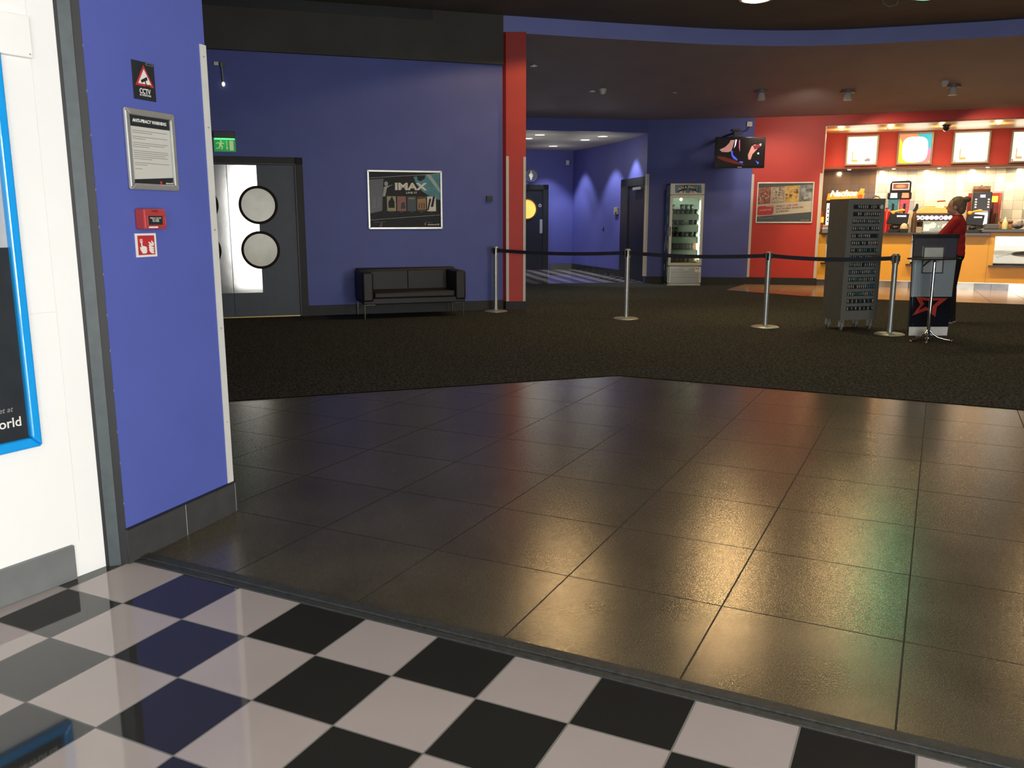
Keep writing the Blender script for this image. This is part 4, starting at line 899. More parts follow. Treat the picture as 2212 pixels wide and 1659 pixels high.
def small_box(name, w_, d_, h_, m_, cat, lab, grp, locs):
    p0 = None
    for x, y, z, r in locs:
        if p0 is None:
            p0 = MB().box(-w_ / 2, w_ / 2, -d_ / 2, d_ / 2, 0, h_, m_).box(-w_ * 0.3, w_ * 0.3, -d_ / 2 - 0.002, -d_ / 2, h_ * 0.25, h_ * 0.7, CL).build(name, bevel=0.003); o = p0
        else: o = p0.copy(); COL.objects.link(o)
        o.location = (x, y, z); o.rotation_euler = (0, 0, r); tag(o, lab, cat, grp)
small_box('frozen_treat_carton', 0.055, 0.10, 0.13, mat('pale_carton_card', (0.36, 0.38, 0.33), 0.4, var=0.3, scale=25), 'carton', 'pale upright carton on the fourth shelf of the freezer', 'cartons on the fourth freezer shelf', [(fl.x + 0.08 + i * 0.066, fl.y + 0.12, shz[3] + 0.001, 0) for i in range(7)])
small_box('frozen_treat_carton', 0.055, 0.10, 0.13, mat('salmon_carton_card', (0.55, 0.24, 0.17), 0.4, var=0.3, scale=25), 'carton', 'salmon pink carton on the fourth shelf of the freezer', 'pink cartons in the freezer', [(fl.x + 0.545 + i * 0.062, fl.y + 0.12, shz[3] + 0.001, 0) for i in range(2)])
small_box('ice_lolly_box', 0.085, 0.12, 0.10, mat('orange_carton_card', (0.55, 0.30, 0.10), 0.4, var=0.4, scale=14), 'box', 'orange lolly box on the bottom shelf of the freezer', 'orange boxes on the bottom freezer shelf', [(fl.x + 0.10 + i * 0.095, fl.y + 0.12, shz[4] + 0.001, 0.05) for i in range(6)])

# ---- ladies sign, corridor doors and fittings
kk0 = (K1 - K0).normalized(); locf = lambda px, py: vp(px, py, K0, K1)
def on_K0(x0, y0, x1, y1): return wrect(K0, K1, x0, y0, x1, y1)
dr = bpy.data.objects.new('door_2', None); COL.objects.link(dr); dr.location = (K0.x, K0.y, 0); dr.rotation_euler = (0, 0, TH_K0); struct(dr)
xr_ = (Vector(locf(1183, 500)[:2]) - K0).dot(kk0); xo = xr_ - 0.16; xi = xo - 0.86
k = MB()
for a_, c_ in ((xo, xr_), (xi - 0.16, xi)): k.box(a_, c_, -0.06, 0, 0, 2.32, DARK)
k.box(xi - 0.16, xr_, -0.06, 0, 2.18, 2.32, DARK); k.build('door_frame', dr, bevel=0.004)
MB().box(xi, xo, -0.03, 0, 0.01, 2.18, NAVYD2).build('door_leaf', dr)
cxp = (Vector(locf(1137.5, 453)[:2]) - K0).dot(kk0)
MB().ring(cxp, 1.66, 0.29, 0.255, -0.05, -0.028, mat('amber_rim', (0.12, 0.05, 0.015), 0.3)).build('porthole_rim', dr)
AMB = mat('warm_lit_room_glow', (1.0, 0.55, 0.12), 0.2, emit=0.95, ecol=(1.0, 0.52, 0.10))
MB().disc(cxp, 1.66, 0.26, 0.26, -0.034, -0.030, AMB).build('porthole_glass', dr)
k = MB(); zz_ = vp(1167, 489, K0, K1)[2]; x_ = (Vector(locf(1168, 489)[:2]) - K0).dot(kk0); k.box(x_ - 0.04, x_ + 0.04, -0.034, -0.030, zz_ - 0.19, zz_ + 0.19, mat('satin_push_plate', (0.55, 0.57, 0.58), 0.3, 0.6)); k.build('push_plate', dr, bevel=0.002)
zz_ = vp(1165, 444, K0, K1)[2]; k = MB(); x_ = (Vector(locf(1165.5, 444)[:2]) - K0).dot(kk0); k.disc(x_, zz_, 0.045, 0.045, -0.034, -0.030, GREYL, 20); k.disc(x_, zz_, 0.015, 0.022, -0.036, -0.034, CHARC, 12); k.build('lock_rose', dr)
t_l, w, h, th = on_K0(1138, 369, 1158, 393)
lp = at(1146.5, 392, 19.6)
t = thing('restroom_sign', 'round navy ladies restroom sign with white figure beside the corridor door', 'sign', (lp[0], 23.6, at(1146.5, 392, 23.6)[2]), 0.1)
t.location = (at(1147, 392, 23.85)[0], 23.85, at(1147, 392, 23.85)[2]); R_ = 0.155
k = MB(); k.disc(0, R_, R_, R_, -0.02, 0, mat('navy_sign_face', (0.012, 0.016, 0.06), 0.3)); k.build('plate', t)
k = MB(); k.ring(0, R_, R_ + 0.008, R_ - 0.004, -0.022, 0.001, mat('slate_blue_rim', (0.10, 0.12, 0.22), 0.4)); k.build('rim', t)
k = MB(); FGW = mat('white_figure_print', (0.85, 0.85, 0.78), emit=0.15, ecol=(0.8, 0.8, 0.7)); k.disc(0, R_ * 1.62, 0.022, 0.026, -0.024, -0.020, FGW, 16)
k.prism([(-0.035, R_ * 1.42), (0.035, R_ * 1.42), (0.06, R_ * 0.95), (0.045, R_ * 0.92), (0.032, R_ * 1.15), (0.048, R_ * 0.72), (0.026, R_ * 0.72), (0.022, R_ * 0.28), (0.004, R_ * 0.28), (0, R_ * 0.7), (-0.004, R_ * 0.28), (-0.022, R_ * 0.28), (-0.026, R_ * 0.72), (-0.048, R_ * 0.72), (-0.032, R_ * 1.15), (-0.045, R_ * 0.92), (-0.06, R_ * 0.95)], -0.024, -0.020, FGW); k.build('figure', t)
k = MB(); k.box(-0.01, 0.01, 0.0, 0.33, R_ - 0.01, R_ + 0.01, DARK); k.build('wall_arm', t)
# door 3: right corridor wall, nearly edge on
kk = (K3 - K2); TH3 = math.atan2(kk.y, kk.x); sK = lambda px: (Vector(vp(px, 500, K2, K3)[:2]) - K2).dot(kk.normalized())
dr = bpy.data.objects.new('door_3', None); COL.objects.link(dr); dr.location = (K2.x, K2.y, 0); dr.rotation_euler = (0, 0, TH3); struct(dr)
a0, a1 = max(0.02, sK(1343)), sK(1358); a2 = kk.length - 0.05
k = MB(); k.box(a0, a1, -0.05, 0, 0, 2.32, DARK); k.box(a2 - 0.12, a2, -0.05, 0, 0, 2.32, DARK); k.box(a0, a2, -0.05, 0, 2.14, 2.32, DARK); k.build('door_frame', dr, bevel=0.003)
MB().box(a1, a2 - 0.12, -0.02, 0, 0.01, 2.14, NAVYD2).build('door_leaf', dr)
k = MB(); k.box(a1 + 0.5, a2 - 0.2, -0.09, -0.02, 2.04, 2.10, ALU); k.build('door_closer', dr, bevel=0.003)
p = vp(1228, 352, K0, K1)
t = thing('motion_sensor', 'small white motion sensor in the far corridor corner', 'sensor', (1.52, 24.30, p[2] - 0.06), 0.2)
MB().box(-0.045, 0.045, -0.05, 0, 0, 0.12, WHITE).build('housing', t, bevel=0.008); MB().ell((0, -0.05, 0.035), (0.03, 0.012, 0.02), ALU).build('lens', t, smooth=True)
p = vp(1333, 455, K1, K2)
t = thing('door_intercom', 'small beige entry box on the corridor wall beside the dark doorway', 'intercom', (p[0], p[1], p[2] - 0.09), TH_K1)
MB().box(-0.10, 0.10, -0.05, 0, 0, 0.17, mat('beige_plastic', (0.35, 0.32, 0.22), 0.4)).build('housing', t, bevel=0.006); MB().box(0.0, 0.08, -0.056, -0.049, 0.02, 0.06, BLACK).build('keypad', t)
p = vp(1304, 495, K1, K2)
t = thing('wall_hook', 'thin dark hook on the corridor wall left of the entry box', 'hook', (p[0], p[1], p[2] - 0.05), TH_K1)
MB().box(-0.03, 0.03, -0.006, 0, 0, 0.10, DARK).build('hook_plate', t); MB().tube([(0, -0.006, 0.03), (0, -0.04, 0.02), (0, -0.045, 0.05)], 0.006, DARK).build('hook', t, smooth=True)
cl_px = [(1166, 291), (1264, 302), (1302, 294.5), (1195, 315.5), (1140, 299)]
cl_lab = ['flush corridor ceiling light nearest the opening on the left', 'flush corridor ceiling light in the middle of the ceiling', 'flush corridor ceiling light nearest the opening on the right', 'flush corridor ceiling light nearest the back wall', 'flush corridor ceiling light half hidden by the red column']
LENS = mat('white_lamp_lens', (1, 0.98, 0.9), emit=3.0, ecol=(1.0, 0.97, 0.85))
first = None
for (px, py), lb in zip(cl_px, cl_lab):
    p = gp(px, py, 3.225)
    if first is None:
        first = thing('ceiling_downlight', lb, 'ceiling light', p, 0, 'corridor ceiling lights')
        MB().lathe([(0.105, -0.004), (0.125, -0.004), (0.125, 0.004), (0.105, 0.004)], (0, 0, 0), WHITE, 28).build('trim_ring', first); MB().lathe([(0, -0.006), (0.11, -0.004), (0.11, 0.002), (0, 0.002)], (0, 0, 0), LENS, 28).build('lens', first)
    else: dup(first, p, label=lb)
# wall washers making the scallops on the corridor walls
def washer(wx, wy, tx, ty, e, col=(0.85, 0.88, 1.0)):
    light('corridor_downlight', 'SPOT', (wx, wy, 3.18), e, col, aim((wx, wy, 3.18), (tx, ty, 0.0)), 0.05, spot=math.radians(84), blend=0.5)
kw = (K2 - K1).normalized(); kn = Vector((kw.y, -kw.x))
for s_, e in ((0.9, 110), (2.9, 140), (4.3, 130)):
    q = K1 + kw * s_ + kn * 0.62; washer(q.x, q.y, (q - kn * 0.30).x, (q - kn * 0.30).y, e)
washer(1.1, 23.55, 1.1, 23.75, 80); washer(0.2, 23.4, 0.2, 23.6, 50)
for (px, py), lb in zip(cl_px, cl_lab):
    p = gp(px, py, 3.225); light('corridor_lamp_spill', 'POINT', (p[0], p[1], 2.75), 4.5, (1.0, 0.95, 0.84), size=0.15)

# ---- ceiling fittings on the soffit
def soffit_fit(px, py): return soffit_pt(px, py)
sp = [(1153, 142), (1279, 197), (1457, 201)]
sl_ = ['bright recessed spot in the navy soffit nearest the red column', 'bright recessed spot in the navy soffit left of the smoke detector', 'bright recessed spot in the navy soffit above the freezer']
first = None
SPL = mat('spot_lens', (1, 0.95, 0.8), emit=5.0, ecol=(1, 0.93, 0.74))
for (px, py), lb in zip(sp, sl_):
    p = soffit_pt(px, py)
    if first is None:
        first = thing('soffit_spotlight', lb, 'ceiling light', p, 0, 'recessed spots in the soffit')
        MB().lathe([(0, -0.004), (0.048, -0.004), (0.048, 0.02), (0, 0.02)], (0, 0, 0), SPL, 20).build('lens', first); MB().lathe([(0.048, -0.008), (0.062, -0.008), (0.062, 0.02), (0.048, 0.02)], (0, 0, 0), BRUSH, 20).build('bezel', first)
    else: dup(first, p, label=lb)
    light('soffit_spot_beam', 'SPOT', (p[0], p[1], p[2] - 0.03), 60, (1, 0.86, 0.62), (0, 0, 0), 0.04, spot=math.radians(70), blend=0.7)
for (px, py), lb in zip([(1302, 198), (2041, 181)], ['white smoke detector on the soffit beside the two recessed spots', 'white smoke detector on the soffit beside the rightmost track lamp']):
    p = soffit_pt(px, py - 5); t = thing('smoke_detector', lb, 'smoke detector', p, 0, 'smoke detectors')
    MB().lathe([(0, -0.085), (0.035, -0.083), (0.055, -0.055), (0.06, -0.03), (0.055, 0.02), (0, 0.02)], (0, 0, 0), WHITE, 24).build('housing', t, smooth=True); MB().lathe([(0.0, -0.02), (0.072, -0.018), (0.072, 0.02), (0, 0.02)], (0, 0, 0), WHITE, 24).build('base', t, smooth=True)
tl3 = ['white twin-disc spotlamp on the soffit, leftmost, above the television', 'white twin-disc spotlamp on the soffit, the middle one of three', 'white twin-disc spotlamp on the soffit, rightmost, next to a smoke detector']
first = None
for (px, py), lb in zip([(1645, 205), (1832, 205), (2059, 193)], tl3):
    p = soffit_pt(px, py - 8)
    if first is None:
        first = thing('surface_spotlamp', lb, 'spotlight', p, 0, 'surface spotlamps on the soffit')
        MB().lathe([(0, -0.03), (0.13, -0.03), (0.135, -0.015), (0.13, 0.03), (0, 0.03)], (0, 0, 0), mat('pinkish_grey_enamel', (0.22, 0.20, 0.24), 0.4), 28).build('mounting_plate', first, smooth=True)
        MB().lathe([(0.0, 0.0), (0.05, -0.02), (0.068, -0.08), (0.078, -0.16), (0.070, -0.165), (0, -0.15)], (0, 0, 0), WHITE, 28).build('lamp_head', first, smooth=True)
    else: dup(first, p, label=lb)
# large round lamps in the black ceiling
cl3 = []
for i, (px, py, col, e, lb) in enumerate(((1633, -2.5, (1.0, 0.72, 0.36), 230, 'large round warm white lamp in the black ceiling, leftmost visible'), (2003, -9, (0.15, 1.0, 0.45), 60, 'large round green lamp in the black ceiling'))):
    p = gp(px, py, ZC - 0.005)
    t = thing('round_ceiling_lamp', lb, 'ceiling light', p, 0)
    MB().lathe([(0, -0.035), (0.12, -0.030), (0.185, -0.012), (0.19, 0.02), (0, 0.02)], (0, 0, 0), mat('warm_disc' if i == 0 else 'green_disc', col, emit=(9 if i == 0 else 2.2), ecol=col), 40).build('diffuser', t)
    MB().lathe([(0.19, -0.010), (0.225, -0.010), (0.235, 0.02), (0.19, 0.02)], (0, 0, 0), WHITE if i == 0 else DARK, 40).build('rim', t)
def dl(x, y, e, col, size=0.16, sp_=148): light('ceiling_downlight_beam', 'SPOT', (x, y, ZC - 0.06), e, col, (0, 0, 0), size, spot=math.radians(sp_), blend=0.08)
WARM = (1.0, 0.65, 0.29)
pw_ = gp(1633, -2.5, ZC); pg = gp(2003, -9, ZC)
dl(pw_[0], pw_[1], 250, WARM); dl(pg[0], pg[1], 42, (0.12, 1.0, 0.5))
for x, y, e in ((0.75, 11.6, 125), (8.0, 11.7, 90), (3.3, 7.2, 70), (6.2, 6.0, 20), (5.2, 12.8, 100)): dl(x, y, e, WARM)
# dangling cable loop by the green lamp
p = gp(1925, 2, ZC - 0.02); k = MB(); k.tube([(p[0] - 0.12, p[1], ZC), (p[0] - 0.10, p[1], ZC - 0.06), (p[0] - 0.02, p[1], ZC - 0.095), (p[0] + 0.07, p[1], ZC - 0.07), (p[0] + 0.10, p[1], ZC)], 0.008, mat('grey_cable', (0.2, 0.2, 0.18)))
tag(k.build('cable_loop', smooth=True), 'thin grey cable loop hanging from the black ceiling', 'cable')

# ---- television
def TVP(px, py): return at(px, py, 17.7)
a_, c_ = TVP(1545, 330), TVP(1653, 330); TW = c_[0] - a_[0]; tz1, tz0 = TVP(1600, 296)[2], TVP(1600, 363)[2]; THt = tz1 - tz0
t = thing('television', 'flat screen television hung by the corner of the red wall', 'television', ((a_[0] + c_[0]) / 2, 17.7, tz0), 0.02)
TVB = mat('television_black', (0.008, 0.008, 0.009), 0.25)
MB().box(-TW / 2, TW / 2, 0.0, 0.07, 0, THt, TVB).build('casing', t, bevel=0.008)
k = MB(); U = lambda x, y: ((x - 570) / 775 * TW * 1.0, (665 - y) / 480 * THt); em = lambda n, c, e=0.8: mat(n, c, 0.2, emit=e, ecol=c)
k.box(-TW / 2 + 0.03, TW / 2 - 0.03, -0.004, 0, 0.04, THt - 0.03, em('screen_dark', (0.012, 0.010, 0.010), 0.5))
def Q(pts, m, d=0.0): k.prism([U(*p) for p in pts], -0.0055 - d, -0.004 - d, m)
fl_c = em('screen_flesh', (0.42, 0.20, 0.17), 0.8); Q([(245, 380), (330, 340), (390, 280), (410, 235), (475, 230), (460, 290), (430, 400), (380, 420), (280, 415)], fl_c)
Q([(215, 480), (330, 495), (470, 540), (590, 590), (650, 620), (500, 600), (330, 560), (220, 510)], em('screen_maroon', (0.10, 0.018, 0.012), 0.7))
bl_c = em('screen_blue', (0.06, 0.10, 0.9), 1.0); Q([(425, 400), (450, 400), (455, 460), (530, 530), (525, 550), (470, 520), (435, 470)], bl_c, 0.001); Q([(560, 560), (620, 565), (615, 590), (570, 580)], bl_c, 0.001); Q([(805, 550), (870, 575), (850, 610), (830, 570)], bl_c)
Q([(485, 225), (508, 225), (495, 310), (468, 360), (480, 290)], em('screen_white', (0.75, 0.70, 0.95), 1.2), 0.001); Q([(540, 230), (556, 230), (560, 340), (562, 415), (545, 350)], em('screen_pink', (0.65, 0.12, 0.22), 0.9), 0.001)
Q([(690, 460), (740, 330), (790, 300), (850, 310), (830, 370), (760, 450), (735, 535), (700, 530)], fl_c); Q([(760, 320), (870, 290), (885, 330), (830, 360), (790, 380)], em('screen_wine', (0.14, 0.02, 0.03), 0.7), 0.001)
Q([(865, 290), (893, 288), (885, 320), (868, 312)], MATS['screen_white'], 0.002); x_, z_ = U(850, 438); k.disc(x_, z_, 0.018, 0.018, -0.0065, -0.005, MATS['screen_white'], 14)
k.build('screen', t)
k = MB(); k.box(-0.045, 0.045, -0.004, 0.0, 0.012, 0.022, ALU); k.build('maker_badge', t)
k = MB(); k.box(-0.16, 0.05, 0.05, 0.16, THt - 0.1, THt + 0.02, DARK); k.box(-0.12, -0.02, 0.08, 0.13, THt, THt + 0.14, BLACK); k.box(-0.17, 0.0, 0.05, 0.16, THt + 0.12, THt + 0.16, BLACK); k.box(-0.09, -0.05, 0.09, 1.1, THt + 0.08, THt + 0.12, BLACK); k.build('wall_bracket', t, bevel=0.004)
p = vp(1619, 268, E0, E1)
t = thing('junction_box', 'small white cable box on the blue wall above the television', 'junction box', (p[0], p[1], p[2] - 0.055), TH_E)
MB().box(-0.055, 0.055, -0.05, 0, 0, 0.10, WHITE).build('housing', t, bevel=0.005)
k = MB(); k.tube([(0.0, -0.03, 0.0), (-0.06, -0.2, -0.10), (-0.2, -0.6, -0.14), (-0.28, -0.85, -0.12)], 0.007, BLACK); k.build('cable', t, smooth=True)
MB().box(-0.012, 0.012, -0.056, -0.05, 0.075, 0.09, ALU).build('cover_screw', t)

# ---- snack poster on the red wall
loc, w, h, th = wrect(Q0, Q1, 1634, 393.5, 1757, 482)
t = thing('snack_poster', 'silver framed snack offer poster on the red wall', 'poster', loc, th)
k = MB(); k.frame(-w / 2, w / 2, 0, h, 0.028, -0.024, 0, mat('pale_silver_frame', (0.62, 0.58, 0.50), 0.35, 0.4)); k.build('frame', t, bevel=0.004)
i0, i1, j0, j1 = -w / 2 + 0.026, w / 2 - 0.026, 0.026, h - 0.026; iw, ih = i1 - i0, j1 - j0
U = lambda u, v: (i0 + u * iw, j0 + v * ih)
k = MB(); k.box(i0, i1, -0.009, 0, j0, j1, mat('dark_green_grey_print', (0.045, 0.05, 0.045), 0.3))
def Q(pts, m, y=-0.009, d=0.0012): k.prism([U(*p) for p in pts], y - d, y, m)
Q([(0, 0.14), (1, 0.26), (1, 0.97), (0, 0.89)], mat('cream_offer_print', (0.50, 0.47, 0.38), 0.4))
bnds = [0.0, 0.243, 0.497, 0.75, 1.0]; fm = [mat('sweets_print', (0.26, 0.10, 0.07), var=0.6, scale=24), mat('popcorn_print', (0.34, 0.28, 0.20), var=0.5, scale=22), mat('nacho_print', (0.55, 0.36, 0.09), var=0.35, scale=14), mat('ice_print', (0.20, 0.22, 0.22), var=0.5, scale=14)]
for i in range(4):
    a_, c_ = bnds[i] + (0.004 if i else 0), bnds[i + 1] - 0.006; top = lambda u: 0.89 + 0.08 * u; bot = lambda u: 0.455 + 0.09 * u
    Q([(a_, bot(a_)), (c_, bot(c_)), (c_, top(c_)), (a_, top(a_))], fm[i], -0.0102)
cr_ = [[(0.5, 0.2, 0.15), (0.22, 0.04, 0.03), (0.6, 0.42, 0.3), (0.12, 0.03, 0.02)], [(0.5, 0.44, 0.33), (0.12, 0.10, 0.08), (0.42, 0.36, 0.26)], [(0.62, 0.42, 0.12), (0.30, 0.16, 0.04), (0.14, 0.07, 0.05)], [(0.35, 0.37, 0.36), (0.10, 0.11, 0.11)]]
for i in range(4):
    for q in range((34, 24, 12, 10)[i]):
        u = bnds[i] + 0.03 + random.random() * 0.19; v = 0.50 + 0.09 * u + random.random() * 0.33; r_ = (0.016, 0.02, 0.03, 0.04)[i] * random.uniform(0.6, 1.3) * 0.9; n_ = random.choice((5, 6, 7)); a0_ = random.random() * 6
        c0_ = random.choice(cr_[i]); k.prism([U(u + r_ * math.cos(a0_ + 2 * math.pi * s / n_), v + r_ * 1.3 * math.sin(a0_ + 2 * math.pi * s / n_)) for s in range(n_)], -0.0125 - q * 0.00001, -0.0102, mat('food_tone_%d_%d' % (i, cr_[i].index(c0_)), c0_, 0.5))
Q([(0.03, 0.17), (0.27, 0.19), (0.30, 0.23), (0.30, 0.40), (0.28, 0.43), (0.03, 0.41), (0.0, 0.38), (0.0, 0.20)], PRED, -0.0114)
Q([(0.14, 0.40), (0.18, 0.42), (0.28, 0.42), (0.28, 0.38)], mat('light_red_print', (0.60, 0.22, 0.18)), -0.0128)
Q([(0.335, 0.20), (0.338, 0.20), (0.338, 0.42), (0.335, 0.42)], INK, -0.0114)
k.build('poster_print', t)
BR = mat('brown_lettering', (0.16, 0.08, 0.05)); tt_ = 0.075
for s_, u, v, m_, ww in (('ENJOY', 0.355, 0.385, BR, 0.165), ('10% OFF', 0.54, 0.402, PRED, 0.205), ('IN-CINEMA SNACKS', 0.355, 0.315, BR, 0.49), ('& DRINKS', 0.355, 0.245, BR, 0.235)):
    x_, z_ = U(u, v); text(t, s_, x_, z_, ih * 0.045, m_, -0.0106, align='LEFT', width=iw * ww, bold=0.03, tilt=tt_)
x_, z_ = U(0.04, 0.28); text(t, 'UNLIMITED', x_, z_, ih * 0.045, mat('pink_lettering', (0.7, 0.4, 0.35)), -0.0128, align='LEFT', width=iw * 0.22, bold=0.02, tilt=tt_)
x_, z_ = U(0.96, 0.035); text(t, 'cineworld', x_, z_, ih * 0.025, CL, -0.0106, align='RIGHT', width=iw * 0.15)
x_, z_ = U(0.03, 0.09); text(t, 'Join at cineworld.co.uk/unlimited', x_, z_, ih * 0.013, CL, -0.0106, align='LEFT', width=iw * 0.27, tilt=0.02)

# ================================================================== SERVICE COUNTER AND NICHE
sQ = lambda px, py=540: (Vector(vp(px, py, Q1, Q3)[:2]) - Q1).dot(QD)
LQ = (Q4 - Q1).length
t = thing('service_counter', 'long yellow fronted service counter with mirror tiled plinth', 'counter', (Q1.x, Q1.y, 0), TH_Q)
ins_ = [(sQ(1783), sQ(1886)), (sQ(1968), sQ(2052)), (sQ(2148), sQ(2290))]
k = MB(); k.box(0, LQ, 0.03, 0.62, 0.14, 0.46, YELL)
prev = 0.0
for a_, c_ in ins_ + [(LQ, LQ)]:
    if a_ > prev: k.box(prev, a_, 0.03, 0.62, 0.46, 1.07, YELL)
    prev = c_
for s_ in (sQ(1893), sQ(2135), sQ(2070)): k.box(s_ - 0.002, s_ + 0.002, 0.027, 0.03, 0.15, 1.07, mat('seam_ochre', (0.5, 0.22, 0.03)))
k.box(sQ(2120), LQ, 0.03, 0.62, 1.07, 1.135, YELL)
k.build('counter_front', t)
MB().box(0, LQ, 0.04, 0.6, 0.0, 0.135, PLT).build('plinth', t)
MB().box(0, LQ, 0.012, 0.05, 0.135, 0.15, mat('bright_metal_bead', (0.85, 0.82, 0.75), 0.25, 0.5)).build('bead_trim', t)
INSL = mat('lit_case_back', (0.9, 0.85, 0.72), 0.4, emit=0.55, ecol=(1, 0.90, 0.70)); GRN = mat('pale_granite', (0.42, 0.36, 0.25), 0.3, var=0.5, scale=60)
for a_, c_ in ins_:
    w_ = c_ - a_
    k = MB(); k.box(0, w_, 0.20, 0.22, 0.50, 1.06, INSL); k.box(0, w_, 0.06, 0.20, 0.88, 1.06, mat('case_header_steel', (0.50, 0.50, 0.46), 0.25, 0.7, var=0.2, scale=8)); k.box(0, w_, 0.05, 0.20, 0.46, 0.53, GRN)
    k.ell((w_ * 0.55, 0.14, 0.72), (w_ * 0.28, 0.05, 0.06), mat('snack_pile', (0.75, 0.48, 0.22), var=0.4, scale=40), 16, 8); k.prism([(0.05, 0.66), (0.07, 0.64), (w_ * 0.5, 0.78), (w_ * 0.5, 0.80)], 0.12, 0.13, ALU)
    cs = k.build('display_case', t); cs.location = (a_, 0, 0)
    MB().box(0.0, w_, 0.035, 0.04, 0.50, 1.06, mat('case_glass', (0.95, 0.95, 0.9), 0.02, trans=1.0)).build('case_glass', cs)
    MB().box(-0.08, w_ + 0.06, -0.05, 0.06, 0.465, 0.495, WORK).build('ledge', cs, bevel=0.004)
t = thing('worktop', 'dark granite worktop over the yellow counter', 'worktop', (Q1.x, Q1.y, 0), TH_Q)
MB().box(0.05, sQ(2139, 508), -0.05, 0.70, 1.07, 1.125, WORK).build('main_slab', t, bevel=0.006)
MB().box(sQ(2120, 498), LQ, -0.02, 0.70, 1.14, 1.20, WORK).build('raised_slab', t, bevel=0.006)
t = thing('back_counter', 'dark back counter along the tiled wall carrying the machines', 'counter', (T0.x, T0.y, 0), TH_T)
MB().box(0.6, LT - 1.0, -0.60, -0.01, 0.0, 0.93, CONC).build('cabinet_run', t); MB().box(0.6, LT - 1.0, -0.63, -0.01, 0.93, 0.97, WORK).build('back_slab', t, bevel=0.004)
k = MB(); k.box(0.04, 0.10, 0.0, 0.035, 1.36, 2.22, BLACK)
FQ = (Q1 + QN * 0.30, Q3 + QN * 0.30); FQ2 = (Q1 + QN * 0.42, Q3 + QN * 0.42); BQ = (T0 - SN * 0.40, T1 - SN * 0.40); BQf = (T0 - SN * 0.62, T1 - SN * 0.62)
def item(name, label, cat, px0, px1, pytop, line, zb, group=None):
    p, q = vp(px0, pytop, *line), vp(px1, pytop, *line); w_ = math.hypot(q[0] - p[0], q[1] - p[1])
    t_ = thing(name, label, cat, ((p[0] + q[0]) / 2, (p[1] + q[1]) / 2, zb), TH_Q, group); return t_, w_, (p[2] + q[2]) / 2 - zb
ZW, ZW2, ZB_ = 1.126, 1.201, 0.971
# black strip on the niche cheek, put there for a dark gap
p = at(1774, 430, 18.75)
t = thing('niche_dark_strip', 'tall narrow black speaker strip on the red cheek of the counter niche', 'speaker', (at(1775, 430, 18.55)[0], 18.60, at(1775, 468, 18.6)[2]), TH_Q)
hh = at(1775, 386, 18.6)[2] - at(1775, 468, 18.6)[2]
MB().box(-0.035, 0.035, -0.02, 0.03, 0, hh, BLACK).build('housing', t, bevel=0.006); MB().box(-0.025, 0.025, -0.024, -0.02, 0.03, hh - 0.03, DARK).build('strip_face', t)

